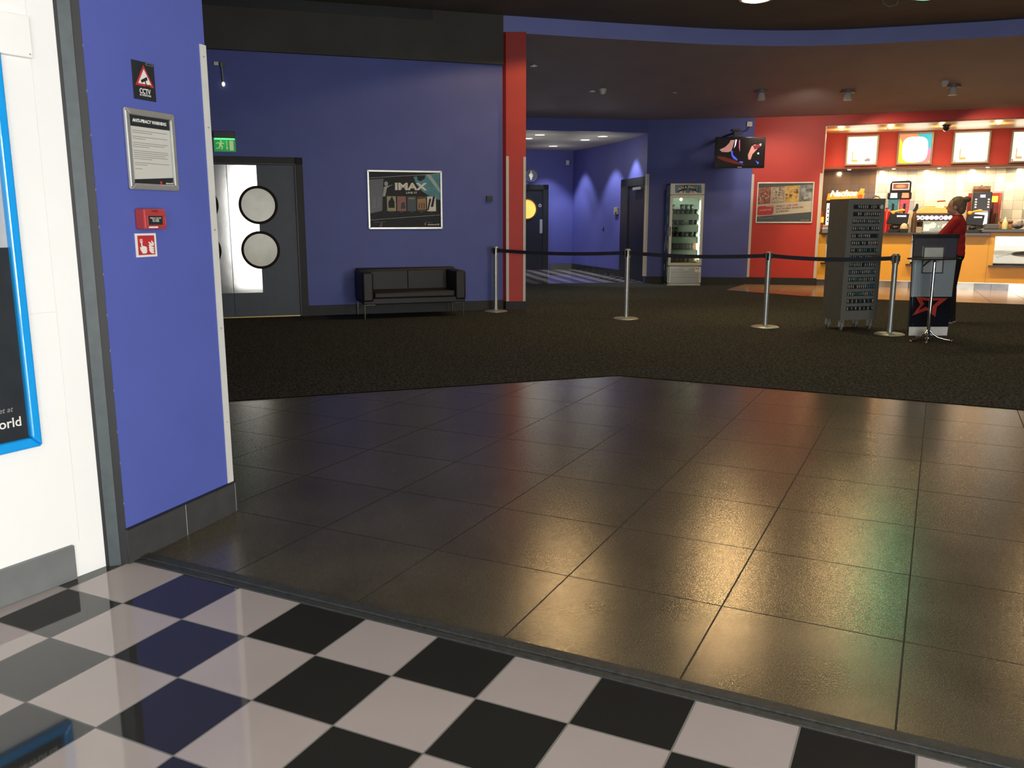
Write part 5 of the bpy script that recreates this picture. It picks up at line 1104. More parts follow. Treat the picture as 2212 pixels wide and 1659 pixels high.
# menu light boxes
MENU = [(1827, 1897, 292, 358, 'white lit menu box, leftmost on the red band, small yellow picture and dark blob'), (1938, 2014.5, 286, 356, 'rainbow edged lit menu box, second from left on the red band'), (2057, 2138, 283, 353.5, 'white lit menu box with a round badge, third from left on the red band'), (2182, 2262, 281, 351.5, 'white lit menu box cut by the right edge of the view')]
MW = mat('lit_menu_panel', (1.0, 0.98, 0.90), 0.4, emit=3.0, ecol=(1.0, 0.97, 0.86)); MC = mat('lit_cream_edge', (1.0, 0.9, 0.65), 0.4, emit=0.85, ecol=(1.0, 0.90, 0.62))
def lit(n, c, e=0.8): return mat(n, c, 0.4, emit=e, ecol=c)
for i, (x0, x1, y0_, y1_, lb) in enumerate(MENU):
    loc, w, h, th = wrect(S0, S1p, x0, y0_, x1, y1_)
    t = thing('menu_lightbox', lb, 'menu sign', loc, th, 'menu light boxes')
    k = MB(); k.frame(-w / 2, w / 2, 0, h, 0.035, -0.06, 0, mat('tan_metal_frame', (0.30, 0.27, 0.22), 0.35, 0.3)); k.build('frame', t, bevel=0.004)
    k = MB(); a_, c_, d_, e_ = -w / 2 + 0.03, w / 2 - 0.03, 0.03, h - 0.03
    if i == 1:
        k.box(a_, c_, -0.045, 0, d_, e_, lit('lit_salmon', (0.85, 0.28, 0.14), 0.75))
        k.prism([(a_, d_), (a_ + w * 0.5, d_), (a_ + w * 0.2, h * 0.5), (a_, h * 0.85)], -0.0465, -0.045, lit('lit_yellow', (0.95, 0.62, 0.03), 0.95))
        k.prism([(c_, e_), (c_ - w * 0.42, e_), (c_ - w * 0.2, h * 0.6), (c_, h * 0.45)], -0.0465, -0.045, lit('lit_cyan', (0.02, 0.42, 0.58), 0.85))
        k.prism([(c_, h * 0.5), (c_ - w * 0.2, h * 0.55), (c_ - w * 0.2, d_ + 0.08), (c_, d_ + 0.04)], -0.0475, -0.045, lit('lit_violet', (0.45, 0.22, 0.50), 0.8))
        k.prism([(c_ - w * 0.13 * 0, d_), (c_, h * 0.28), (c_ - w * 0.22, h * 0.3), (c_ - w * 0.35, d_)], -0.0480, -0.045, lit('lit_pink', (0.80, 0.20, 0.25), 0.8))
        n_ = 30; k.prism([(0.0 + w * 0.36 * math.copysign(abs(math.cos(2 * math.pi * q / n_)) ** 0.6, math.cos(2 * math.pi * q / n_)), h * 0.47 + h * 0.39 * math.copysign(abs(math.sin(2 * math.pi * q / n_)) ** 0.6, math.sin(2 * math.pi * q / n_))) for q in range(n_)], -0.050, -0.045, MW)
    else:
        k.box(a_, c_, -0.045, 0, d_, e_, MC); k.box(a_ + 0.03, c_ - 0.03, -0.047, -0.044, d_ + 0.035, e_ - 0.025, MW)
        gx = -w * 0.30 if i != 3 else -w * 0.34
        k.box(gx, gx + w * 0.18, -0.0485, -0.046, h * 0.12, h * 0.46, lit('lit_gold_picture', (0.62, 0.40, 0.12), 0.8)); k.box(gx + w * 0.035, gx + w * 0.20, -0.0495, -0.046, h * 0.20, h * 0.44, MW)
        if i == 0: k.prism([(w * 0.10, h * 0.13), (w * 0.27, h * 0.13), (w * 0.28, h * 0.22), (w * 0.2, h * 0.25), (w * 0.09, h * 0.19)], -0.0485, -0.046, lit('lit_grey_blob', (0.25, 0.25, 0.30), 0.6))
        if i == 2: k.ring(w * 0.37, h * 0.80, 0.055, 0.045, -0.0485, -0.046, lit('lit_grey_ring', (0.45, 0.45, 0.48), 0.6), 24)
    k.build('lit_panel', t)
    k = MB()
    for x in (-w / 2 + 0.06, w / 2 - 0.06): k.disc(x, 0.06, 0.02, 0.02, -0.062, -0.045, ALU, 12)
    k.build('corner_stud', t)
# downlights in the niche soffit
first = None
for i, (px, py) in enumerate([(1817, 277), (1924, 274), (2036, 270), (2157, 264)]):
    p = gp(px, py + 3, 3.262)
    lb = 'warm niche downlight above the %s menu box' % ('leftmost', 'rainbow', 'round-badge', 'rightmost')[i] if i != 2 else 'warm niche downlight beside the black hanging camera dome'
    if first is None:
        first = thing('niche_downlight', lb, 'ceiling light', p, 0, 'niche downlights')
        MB().lathe([(0, -0.012), (0.055, -0.006), (0.055, 0.0), (0, 0.0)], (0, 0, 0), mat('hot_lamp_lens', (1, 0.9, 0.65), emit=12, ecol=(1, 0.85, 0.55)), 20).build('lens', first); MB().lathe([(0.055, -0.008), (0.075, -0.006), (0.075, 0.0), (0.055, 0.0)], (0, 0, 0), BRUSH, 20).build('bezel', first)
    else: dup(first, p, label=lb)
    light('niche_beam', 'SPOT', (p[0], p[1], 3.24), 90, (1, 0.66, 0.30), aim((p[0], p[1], 3.24), (p[0] + SN.x * 0.6, p[1] + SN.y * 0.6, 1.0)), 0.05, spot=math.radians(120), blend=0.8)
    light('niche_uplight', 'POINT', (p[0] , p[1] , 3.12), 9, (1, 0.66, 0.28), size=0.05)
p = gp(2035, 272, 3.262)
t = thing('camera_dome', 'black dome security camera hanging beside a niche downlight', 'camera', (p[0] + 0.02, p[1] - 0.14, 3.262), 0)
MB().lathe([(0, -0.02), (0.085, -0.02), (0.085, 0.0), (0, 0)], (0, 0, 0), DARK, 24).build('base', t, smooth=True); MB().lathe([(0, -0.12), (0.035, -0.115), (0.065, -0.08), (0.07, -0.02), (0, -0.02)], (0, 0, 0), BLACK, 24).build('dome', t, smooth=True)
first = None
for i, (px, py) in enumerate([(1834, 367), (1931, 364), (2032, 361), (2140, 358.5)]):
    p = gp(px, py, 2.495); lb = 'small bright serving light under the red band, ' + ('above the nacho machine', 'above the slush machine', 'above the drinks dispenser', 'above the coffee machine')[i]
    p = (p[0], p[1], 2.498)
    q = (S0 + SD * ((Vector(p[:2]) - S0).dot(SD)) + SN * 0.16)
    if first is None:
        first = thing('serving_downlight', lb, 'ceiling light', (q.x, q.y, 2.498), 0, 'serving downlights')
        MB().lathe([(0, -0.020), (0.05, -0.010), (0.05, 0.0), (0, 0.0)], (0, 0, 0), MATS['hot_lamp_lens'], 20).build('lens', first); MB().lathe([(0.05, -0.012), (0.07, -0.008), (0.07, 0.0), (0.05, 0.0)], (0, 0, 0), BRUSH, 20).build('bezel', first)
    else: dup(first, (q.x, q.y, 2.498), label=lb)
for s_ in np.arange(0.35, 6.5, 0.95):
    q = S0 + SD * float(s_) + SN * 0.42
    light('serving_beam', 'SPOT', (q.x, q.y, 2.46), 42 if s_ > 0.9 else 16, (1, 0.80, 0.50), aim((q.x, q.y, 2.46), (q.x + SN.x * 0.25, q.y + SN.y * 0.25, 1.0)), 0.05, spot=math.radians(172), blend=0.35)
# stand-in warm spots over the counter front and tan floor, without fittings
for s_ in (0.9, 2.6, 4.3, 6.0):
    q = Q1 + QD * s_ - QN * 1.1; z = 3.55
    light('counter_fill_spot', 'SPOT', (q.x, q.y, z), 260, (1, 0.72, 0.40), aim((q.x, q.y, z), (q.x + QN.x * 1.1, q.y + QN.y * 1.1, 0.4)), 0.06, spot=math.radians(85), blend=0.8)
# red wall patch lit by the first surface lamp
p = soffit_pt(1645, 215); tg = vp(1655, 385, Q0, Q1)
light('poster_spot', 'SPOT', (p[0], p[1] - 0.0, p[2] - 0.25), 80, (1, 0.78, 0.60), aim((p[0], p[1], p[2] - 0.25), (tg[0] + 0.35, tg[1], 1.5)), 0.05, spot=math.radians(92), blend=0.9)

p = soffit_pt(1832, 215)
light('header_spot', 'SPOT', (p[0], p[1], p[2] - 0.30), 110, (1, 0.76, 0.55), aim((p[0], p[1], p[2] - 0.30), (7.6, 17.8, 2.5)), 0.05, spot=math.radians(88), blend=0.8)
p = soffit_pt(2059, 203)
light('header_spot', 'SPOT', (p[0], p[1], p[2] - 0.30), 110, (1, 0.76, 0.55), aim((p[0], p[1], p[2] - 0.30), (9.3, 17.1, 2.5)), 0.05, spot=math.radians(88), blend=0.8)
light('red_wall_fill', 'SPOT', (5.5, 16.2, 3.55), 110, (1, 0.80, 0.62), aim((5.5, 16.2, 3.55), (5.85, 18.5, 1.6)), 0.15, spot=math.radians(120), blend=0.9)  # fill spot hung in mid-air to brighten the red wall, no fixture
# nacho machine
t, w, h = item('nacho_machine', 'nacho warmer with orange lit header reading Nachos behind the trolley', 'food warmer', 1788, 1866, 412, FQ2, ZW)
NO = mat('lit_orange_header', (0.8, 0.30, 0.02), 0.4, emit=0.55, ecol=(1.0, 0.34, 0.02))
k = MB(); k.box(-w / 2, w / 2, -0.18, 0.2, 0, 0.04, BLACK); k.box(-w / 2, -w / 2 + 0.03, -0.18, 0.2, 0.04, h - 0.24, BLACK); k.box(w / 2 - 0.03, w / 2, -0.18, 0.2, 0.04, h - 0.24, BLACK); k.box(-w / 2, w / 2, -0.18, 0.2, h - 0.24, h - 0.20, BLACK); k.box(-w / 2, w / 2, 0.18, 0.2, 0.04, h - 0.24, mat('steel_liner', (0.5, 0.5, 0.45), 0.3, 0.5)); k.build('cabinet', t, bevel=0.004)
k = MB(); k.prism([(-w / 2, h - 0.20), (w / 2, h - 0.20), (w / 2 + 0.02, h - 0.05), (0.0, h - 0.01), (-w / 2 + 0.02, h - 0.06)], -0.20, 0.0, NO); k.disc(w / 2 - 0.06, h - 0.13, 0.05, 0.05, -0.205, -0.20, lit('lit_red_sauce', (0.85, 0.06, 0.02), 1.0), 20); k.prism([(w / 2 - 0.1, h - 0.05), (w / 2, h - 0.06), (w / 2 + 0.02, h + 0.03), (w / 2 - 0.06, h + 0.04)], -0.20, -0.18, mat('amber_chip_print', (0.75, 0.35, 0.05), emit=0.4)); k.build('header', t)
text(t, 'Nachos', -0.03, h - 0.115, 0.12, lit('lit_white_letters', (1, 0.95, 0.85), 1.1), -0.207, width=w * 0.76, bold=0.04, shear=0.35, tilt=0.02)
MB().box(-w / 2 + 0.03, w / 2 - 0.03, -0.178, -0.172, 0.05, h - 0.25, GLASS).build('glass_front', t)
k = MB(); k.box(-w / 2 + 0.01, -w / 2 + 0.075, -0.187, -0.182, 0.08, h - 0.26, lit('lit_white_strip', (1, 1, 0.95), 1.0))
for q in range(5): k.prism([(-w / 2 + 0.025, 0.12 + q * 0.085), (-w / 2 + 0.065, 0.12 + q * 0.085), (-w / 2 + 0.045, 0.165 + q * 0.085)], -0.190, -0.187, CHARC)
k.build('side_label', t)
# slush machine
t, w, h = item('slush_machine', 'black twin slush machine with a blue and a red tank', 'drinks machine', 1921, 1970, 391, BQ, ZB_)
BLT = mat('blue_slush_tank', (0.03, 0.20, 0.30), 0.15, emit=0.08, ecol=(0.05, 0.45, 0.60), var=0.25, scale=15); RDT = mat('red_slush_tank', (0.55, 0.04, 0.06), 0.15, emit=0.10, ecol=(0.8, 0.08, 0.1), var=0.2, scale=15)
MB().box(-w / 2, w / 2, -0.20, 0.2, 0, 0.42, BLACK).build('base_unit', t, bevel=0.01)
k = MB(); k.box(-w / 2 - 0.01, w / 2 + 0.01, -0.22, 0.2, h - 0.40, h - 0.26, BLACK); k.prism([(-w / 2 + 0.03, h - 0.26), (w / 2 - 0.01, h - 0.26), (w / 2 - 0.01, h - 0.03), (w / 2 - 0.05, h), (-w / 2 + 0.07, h - 0.01), (-w / 2 + 0.03, h - 0.06)], -0.20, 0.15, BLACK); k.build('head_unit', t, bevel=0.012)
k = MB(); k.box(-w / 2 + 0.07, w / 2 - 0.05, -0.206, -0.20, h - 0.20, h - 0.05, lit('lit_white_frame', (1, 0.92, 0.82), 1.1)); k.box(-w / 2 + 0.085, w / 2 - 0.065, -0.209, -0.206, h - 0.185, h - 0.065, mat('brown_badge', (0.30, 0.12, 0.08), emit=0.25)); k.ell(((0.01), -0.209, h - 0.125), (0.10, 0.003, 0.035), lit('lit_salmon', (0.85, 0.28, 0.14), 0.75), 16, 8); k.build('badge', t)
for s_, m_, cl_ in ((-1, BLT, 'lit_pale_blue'), (1, RDT, 'lit_coral')):
    k = MB(); xc = s_ * w * 0.25; k.prism([(xc - w * 0.22, h - 0.40), (xc + w * 0.22, h - 0.40), (xc + w * 0.20, h - 0.68), (xc + w * 0.10, h - 0.78), (xc - w * 0.10, h - 0.78), (xc - w * 0.20, h - 0.68)], -0.20, 0.15, m_); tk = k.build('tank', t, bevel=0.012)
    k = MB(); k.prism([(xc - w * 0.16, h - 0.38), (xc + w * 0.16, h - 0.38), (xc + w * 0.14, h - 0.27), (xc - w * 0.14, h - 0.27)], -0.232, -0.222, lit(cl_, (0.45, 0.7, 0.75) if s_ < 0 else (0.95, 0.28, 0.15), 0.8)); k.build('flavour_card', tk)
    k = MB(); k.box(xc - 0.022, xc + 0.022, -0.25, -0.20, h - 0.66, h - 0.50, BLACK); k.cyl((xc, -0.235, h - 0.72), (xc, -0.235, h - 0.64), 0.018, 0.022, BLACK, 14); k.build('tap', tk, bevel=0.004)
k = MB(); k.frame(-w / 2 - 0.02, w / 2 + 0.0, h - 0.96, h - 0.84, 0.022, -0.26, -0.20, mat('pale_tray_plastic', (0.6, 0.58, 0.52), 0.4)); k.build('drip_tray', t)
# drinks dispenser
t, w, h = item('drinks_dispenser', 'drinks dispenser with a row of round lit flavour badges and orange top', 'drinks machine', 1977, 2064, 447, BQf, ZB_)
k = MB(); k.box(-w / 2, w / 2, -0.14, 0.2, 0, 0.25, BRUSH); k.box(-w / 2 + 0.05, w / 2, 0.0, 0.2, 0.25, h - 0.32, mat('bronze_metal', (0.20, 0.14, 0.08), 0.35, 0.6)); k.build('base_unit', t, bevel=0.006)
k = MB(); k.box(-w / 2, w / 2, -0.16, 0.2, h - 0.34, h - 0.14, mat('dark_brown_fascia', (0.035, 0.02, 0.014), 0.3)); k.build('badge_bar', t, bevel=0.01)
k = MB(); k.prism([(-w / 2, h - 0.14), (w / 2, h - 0.14), (w / 2 - 0.02, h - 0.06), (w / 2 - 0.15, h - 0.02), (-w / 2 + 0.2, h), (-w / 2 + 0.05, h - 0.07)], -0.15, 0.18, mat('lit_amber_top', (0.9, 0.45, 0.12), 0.35, emit=0.45, ecol=(1.0, 0.50, 0.14))); k.build('top_cover', t, bevel=0.015)
for q in range(8):
    k = MB(); x = -w / 2 + 0.065 + q * (w - 0.1) / 7.6; cc = [(1, .95, .9)] * 4 + [(0.55, 0.5, 1), (0.95, 0.5, 0.8), (1, .95, .95), (1, .95, .9)]
    k.disc(x, h - 0.235, 0.046, 0.046, -0.176, -0.16, lit('lit_badge_%d' % (q if q in (4, 5) else 0), cc[q], 1.7), 24)
    if q in (0, 1, 5): k.prism([(x - 0.02, h - 0.26), (x + 0.025, h - 0.245), (x + 0.02, h - 0.225), (x - 0.022, h - 0.235)], -0.178, -0.176, CHARC)
    k.build('flavour_badge', t)
for q in range(7): k = MB(); x = -w / 2 + 0.10 + q * (w - 0.15) / 7.0; k.cyl((x, -0.12, h - 0.42), (x, -0.12, h - 0.34), 0.012, 0.02, BLACK, 10); k.build('nozzle', t)
# burger shaped hot food ad on the dispenser
t, w, h = item('burger_sign', 'lit burger shaped sign standing on the drinks dispenser', 'sign', 1998, 2058, 433, BQ, 0)
t.location.z = vp(2020, 453, *BQ)[2]; h = vp(2020, 433, *BQ)[2] - t.location.z
k = MB(); bun = [(w * 0.5 * math.cos(math.pi * q / 16), h * 0.35 + h * 0.65 * math.sin(math.pi * q / 16)) for q in range(17)]; k.prism(bun, -0.02, 0.0, lit('lit_bun', (1, 0.72, 0.36), 0.95)); k.build('bun', t)
k = MB(); k.box(-w * 0.5, w * 0.5, -0.028, 0.0, h * 0.14, h * 0.36, lit('lit_filling', (0.5, 0.10, 0.04), 0.6)); k.build('filling', t)
k = MB(); k.box(-w * 0.48, w * 0.48, -0.024, 0.0, 0, h * 0.15, lit('lit_yellow', (0.95, 0.62, 0.03), 0.95)); k.build('lower_bun', t)
k = MB(); k.prism([(-w * 0.12, -0.1 * h), (w * 0.18, -0.1 * h), (w * 0.24, h * 0.98), (-w * 0.06, h * 0.92)], -0.036, -0.03, lit('lit_cream_card', (1, 0.78, 0.42), 0.9)); k.prism([(-w * 0.07, h * 0.80), (w * 0.235, h * 0.86), (w * 0.245, h * 1.02), (-w * 0.06, h * 0.97)], -0.039, -0.036, mat('brown_card_head', (0.25, 0.05, 0.03), emit=0.1)); k.build('price_card', t)
# hot food display case on the front counter
t, w, h = item('food_display_case', 'olive tinted glass food case with white items beside the woman in red', 'display case', 1994, 2062, 478, FQ2, ZW)
k = MB(); k.box(-w / 2, w / 2, -0.15, 0.2, 0, 0.03, BRUSH); k.box(-w / 2, w / 2, 0.17, 0.2, 0.03, h, mat('olive_back_panel', (0.14, 0.12, 0.04), 0.3, emit=0.05, ecol=(0.6, 0.5, 0.2))); k.box(-w / 2, w / 2, -0.15, 0.2, h - 0.015, h, BRUSH); k.build('case_body', t, bevel=0.003)
MB().box(-w / 2, w / 2, -0.155, -0.15, 0.03, h - 0.015, mat('olive_glass', (0.85, 0.80, 0.50), 0.03, trans=1.0)).build('case_glass', t)
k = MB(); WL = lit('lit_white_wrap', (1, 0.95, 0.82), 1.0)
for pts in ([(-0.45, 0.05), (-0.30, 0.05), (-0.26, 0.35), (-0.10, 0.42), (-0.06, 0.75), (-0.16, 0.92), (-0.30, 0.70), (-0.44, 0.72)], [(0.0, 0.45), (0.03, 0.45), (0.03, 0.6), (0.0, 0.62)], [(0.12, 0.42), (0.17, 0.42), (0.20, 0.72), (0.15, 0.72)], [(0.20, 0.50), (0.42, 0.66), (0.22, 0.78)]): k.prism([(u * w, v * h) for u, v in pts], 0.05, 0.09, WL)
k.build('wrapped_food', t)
# coffee machine, hopper, board, yellow sign
t, w, h = item('coffee_machine', 'black coffee machine with glowing white front panel', 'coffee machine', 2101, 2142, 415, BQ, ZB_)
MB().box(-w / 2, w / 2, -0.20, 0.2, 0, h, mat('espresso_black', (0.022, 0.016, 0.012), 0.25)).build('body', t, bevel=0.015)
k = MB(); k.box(-w * 0.32, w * 0.36, -0.207, -0.20, 0.30, h * 0.56, lit('lit_machine_panel', (1, 0.98, 0.88), 1.3)); k.box(-w * 0.12, w * 0.04, -0.211, -0.207, h * 0.42, h * 0.50, CHARC); k.build('lit_panel', t)
k = MB(); k.box(-w * 0.12, w * 0.15, -0.206, -0.20, h - 0.12, h - 0.06, lit('lit_blue_screen', (0.55, 0.6, 1.0), 1.1)); k.build('screen', t)
k = MB()
for q in range(4):
    for x in (-w * 0.32, w * 0.34): k.disc(x, h - 0.16 - q * 0.055, 0.02, 0.016, -0.207, -0.20, lit('lit_button', (1, 0.95, 0.85), 1.0), 12)
k.build('button_column', t)
k = MB(); k.box(-w * 0.24, w * 0.34, -0.26, -0.20, h * 0.56, h * 0.60, ALU); k.build('spout_bar', t, bevel=0.004)
hz = ZB_ + h
t, w, h = item('bean_hopper', 'brown tinted bean hopper on top of the coffee machine', 'hopper', 2103, 2139, 402, BQ, hz)
k = MB(); k.box(-w / 2, w / 2, -0.15, 0.15, 0, h * 0.42, mat('coffee_beans', (0.16, 0.07, 0.03), 0.5, var=0.6, scale=60)); k.build('bean_layer', t, bevel=0.008)
k = MB(); k.box(-w / 2, w / 2, -0.15, 0.15, h * 0.42, h, mat('amber_hopper_plastic', (0.36, 0.22, 0.12), 0.15, var=0.4, scale=12)); k.build('hopper_box', t, bevel=0.008)
k = MB(); k.cyl((0, 0, h - 0.002), (0, 0, h + 0.02), 0.03, 0.02, BLACK, 14); k.build('lid_knob', t)
BW = (T0 - SN * 0.03, T1 - SN * 0.03)
loc, w, h, th = wrect(T0 - SN * 0.01, T1 - SN * 0.01, 2089, 417, 2161, 484)
t = thing('splash_board', 'red board on the tiled wall behind the coffee machine', 'board', loc, th); MB().box(-w / 2, w / 2, -0.02, 0, 0, h, mat('dull_red_board', (0.32, 0.04, 0.035), 0.35)).build('panel', t); 
k = MB(); k.box(w / 2 - 0.05, w / 2, -0.024, -0.02, 0, h, mat('board_edge', (0.4, 0.08, 0.06))); k.build('edge_strip', t)
t, w, h = item('yellow_menu_card', 'small glowing yellow card beside the coffee machine', 'sign', 2142, 2161, 423, BQ, ZB_)
k = MB(); k.box(-w / 2, w / 2, -0.03, -0.01, h - 0.13, h, lit('lit_lemon', (1, 0.75, 0.08), 1.1)); t.location.x += SN.x * 0.28; t.location.y += SN.y * 0.28; k.build('card', t); k = MB(); k.box(-0.012, 0.012, -0.02, 0.0, 0, h - 0.13, BLACK); k.box(-0.07, 0.07, -0.06, 0.05, 0, 0.012, BLACK); k.build('stand', t)
t, w, h = item('cup_stack', 'dark stack of cups and syrup bottles right of the coffee machine', 'cup stack', 2143, 2155, 446, BQ, ZB_)
for x, hh_, m_ in ((-0.04, h, mat('maroon_cup_card', (0.12, 0.03, 0.02), 0.4)), (0.05, h - 0.12, mat('brown_cup_card', (0.10, 0.05, 0.03), 0.4))):
    k = MB(); 
    for q in range(int(hh_ / 0.05)): k.cyl((x, 0, q * 0.05), (x, 0, q * 0.05 + 0.048), 0.045, 0.038, m_, 18)
    k.build('cup', t)
# tills with orange figures
def till(px0, px1, py, lb, lb2, fig):
    t, w, h = item('till_screen', lb, 'till', px0, px1, py, FQ, ZW, 'tills on the front counter')
    k = MB(); k.prism([(-w * 0.5, h * 0.42), (w * 0.42, h * 0.34), (w * 0.5, h * 0.92), (-w * 0.36, h)], -0.03, 0.02, BLACK); k.build('screen_back', t, bevel=0.012)
    k = MB(); k.box(-w * 0.06, w * 0.36, -0.034, -0.03, h * 0.76, h * 0.84, lit('lit_lilac_strip', (0.6, 0.62, 0.95), 0.8)); k.build('lit_logo_strip', t)
    k = MB(); k.cyl((0, 0, 0.02), (0, 0.01, h * 0.5), 0.03, 0.03, BLACK, 16); k.box(-w * 0.38, w * 0.34, -0.10, 0.12, 0, 0.06, BLACK); k.build('stand', t, bevel=0.006)
    k = MB(); k.ell((-w * 0.1, -0.06, 0.09), (0.07, 0.05, 0.05), BLACK); k.tube([(w * 0.1, -0.08, 0.05), (w * 0.3, -0.1, 0.09), (w * 0.45, -0.05, 0.03)], 0.01, BLACK); k.build('card_reader', t, smooth=True)
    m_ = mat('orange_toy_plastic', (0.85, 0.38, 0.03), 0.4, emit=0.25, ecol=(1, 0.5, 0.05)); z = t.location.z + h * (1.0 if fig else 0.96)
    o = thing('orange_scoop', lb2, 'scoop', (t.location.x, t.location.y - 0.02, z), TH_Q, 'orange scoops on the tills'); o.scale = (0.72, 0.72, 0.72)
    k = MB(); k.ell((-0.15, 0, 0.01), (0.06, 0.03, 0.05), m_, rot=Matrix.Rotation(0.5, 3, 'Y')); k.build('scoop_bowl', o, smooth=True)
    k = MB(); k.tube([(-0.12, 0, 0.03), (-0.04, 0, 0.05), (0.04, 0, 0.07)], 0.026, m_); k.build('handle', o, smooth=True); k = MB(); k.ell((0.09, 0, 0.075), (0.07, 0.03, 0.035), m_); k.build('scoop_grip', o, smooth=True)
till(1917, 1965, 458, 'black till screen in front of the slush machine', 'orange scoop lying on the till before the slush machine', 0)
till(2086, 2128, 461, 'black till screen behind the shoulder of the woman in red', 'orange scoop lying on the till behind the woman in red', 1)
# small counter things
t, w, h = item('bread_roll_dome', 'round tan dome tub on the counter right of the first till', 'tub', 1945, 1962, 482, (Q1 + QN * 0.10, Q3 + QN * 0.10), ZW)
MB().box(-w * 0.55, w * 0.55, -0.09, 0.09, 0, h * 0.40, BLACK).build('base', t, bevel=0.008); MB().ell((0, 0, h * 0.42), (w / 2, w / 2, h * 0.58), mat('tan_dome', (0.72, 0.45, 0.28), 0.5, emit=0.05)).build('dome', t, smooth=True)
t, w, h = item('lidded_tub', 'shiny red round dispenser lid just right of the slotted trolley', 'tub', 1903, 1918, 452, FQ2, ZW)
t.location.x += 0.05 + QN.x * 0.06; t.location.y += QN.y * 0.06
MB().lathe([(0, 0), (0.08, 0), (0.09, h * 0.9), (0.05, h), (0, h)], (0, 0, 0), mat('glossy_red_plastic', (0.60, 0.03, 0.02), 0.2, coat=1), 24).build('body', t, smooth=True)
MB().lathe([(0, h), (0.03, h), (0.02, h + 0.03), (0, h + 0.03)], (0, 0, 0), DARK, 16).build('lid_knob', t, smooth=True)
t, w, h = item('sauce_bottle', 'orange sauce bottle on the far left end of the counter', 'bottle', 1764, 1775, 456, (Q1 + QN * 0.2, Q3 + QN * 0.2), ZW)
t.location.x += 0.06
MB().lathe([(0, 0), (0.045, 0), (0.048, h * 0.35), (0.04, h * 0.5), (0.042, h * 0.7), (0.02, h * 0.8), (0, h * 0.8)], (0, 0, 0), mat('dark_red_sauce', (0.35, 0.05, 0.02), 0.2, coat=1), 24).build('bottle_body', t, smooth=True)
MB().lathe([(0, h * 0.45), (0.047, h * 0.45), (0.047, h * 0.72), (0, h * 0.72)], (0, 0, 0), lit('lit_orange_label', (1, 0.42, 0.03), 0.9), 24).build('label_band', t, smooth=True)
MB().lathe([(0, h * 0.78), (0.022, h * 0.78), (0.016, h), (0, h)], (0, 0, 0), mat('red_cap', (0.6, 0.05, 0.02), 0.3), 20).build('cap', t, smooth=True)
t, w, h = item('napkin_tray', 'pale tray of folded napkins beside the orange sauce bottle', 'tray', 1777, 1792, 486, (Q1 + QN * 0.10, Q3 + QN * 0.10), ZW)
MB().box(-w / 2, w / 2, -0.09, 0.09, 0, h * 0.5, mat('steel_tray', (0.35, 0.36, 0.36), 0.3, 0.5)).build('tray', t, bevel=0.004)
k = MB(); k.box(-w * 0.45, w * 0.45, -0.07, 0.07, h * 0.5, h * 0.8, PAPER); k.box(-w * 0.4, w * 0.45, -0.08, 0.06, h * 0.8, h, mat('pinkish_napkin', (0.6, 0.42, 0.36), 0.7)); k.build('napkin_pile', t, bevel=0.004)
FR = (Q1 + QN * 0.25, Q3 + QN * 0.25)
t, w, h = item('squeeze_bottle', 'pale yellow squeeze bottle with pointed nozzle on the raised worktop', 'bottle', 2167, 2178, 469, FR, ZW2)
MB().lathe([(0, 0), (0.05, 0), (0.05, h * 0.55), (0.03, h * 0.68), (0, h * 0.68)], (0, 0, 0), mat('pale_lemon_plastic', (0.62, 0.62, 0.35), 0.35), 24).build('bottle_body', t, smooth=True); MB().lathe([(0, h * 0.68), (0.03, h * 0.68), (0.012, h), (0, h)], (0, 0, 0), WHITE, 20).build('nozzle', t, smooth=True)
t, w, h = item('cardboard_box', 'open brown cardboard box behind the pale squeeze bottle', 'box', 2158, 2187, 479, (Q1 + QN * 0.45, Q3 + QN * 0.45), ZW2)
CB = mat('brown_cardboard', (0.42, 0.24, 0.10), 0.7); k = MB(); k.box(-w / 2, w / 2, -0.1, -0.094, 0, h, CB); k.box(-w / 2, w / 2, 0.094, 0.1, 0, h, CB); k.box(-w / 2, -w / 2 + 0.006, -0.1, 0.1, 0, h, CB); k.box(w / 2 - 0.006, w / 2, -0.1, 0.1, 0, h, CB); k.box(-w / 2, w / 2, -0.1, 0.1, 0, 0.006, CB); k.build('box_walls', t)
k = MB(); k.prism([(-w / 2, h), (w / 2, h), (w / 2 - 0.01, h + 0.03), (-w / 2 + 0.02, h + 0.03)], -0.13, -0.10, CB); k.build('flap', t)
t, w, h = item('straw_tray', 'low dark grey tray on the raised worktop below the coffee machine', 'tray', 2126, 2157, 484, FR, ZW2)
MB().box(-w / 2, w / 2, -0.1, 0.1, 0, h, mat('slate_grey_plastic', (0.10, 0.11, 0.12), 0.4)).build('tray', t, bevel=0.01); MB().box(-w / 2 + 0.03, w / 2 - 0.03, -0.07, 0.07, h, h + 0.006, DARK).build('tray_opening', t)
t, w, h = item('rubbish_bag', 'crumpled grey plastic bag on the raised worktop at the right edge', 'bag', 2186, 2214, 474, FR, ZW2)
k = MB(); k.ell((0, 0, h * 0.42), (w / 2, 0.12, h * 0.42), mat('grey_film', (0.20, 0.19, 0.21), 0.3, var=0.4, scale=20, bump=0.8, bscale=25), 24, 14); k.ell((w * 0.15, 0, h * 0.75), (w / 4, 0.07, h * 0.25), MATS['grey_film'], 16, 10); k.build('bag_body', t, remesh=0.012)
t, w, h = item('cleaning_bottle', 'dark spray bottle left of the drinks dispenser', 'bottle', 1972, 1984, 440, FQ2, ZW)
MB().lathe([(0, 0), (0.05, 0), (0.055, h * 0.45), (0.03, h * 0.68), (0.02, h * 0.72), (0, h * 0.72)], (0, 0, 0), mat('bronze_bottle', (0.10, 0.06, 0.035), 0.25), 20).build('bottle_body', t, smooth=True)
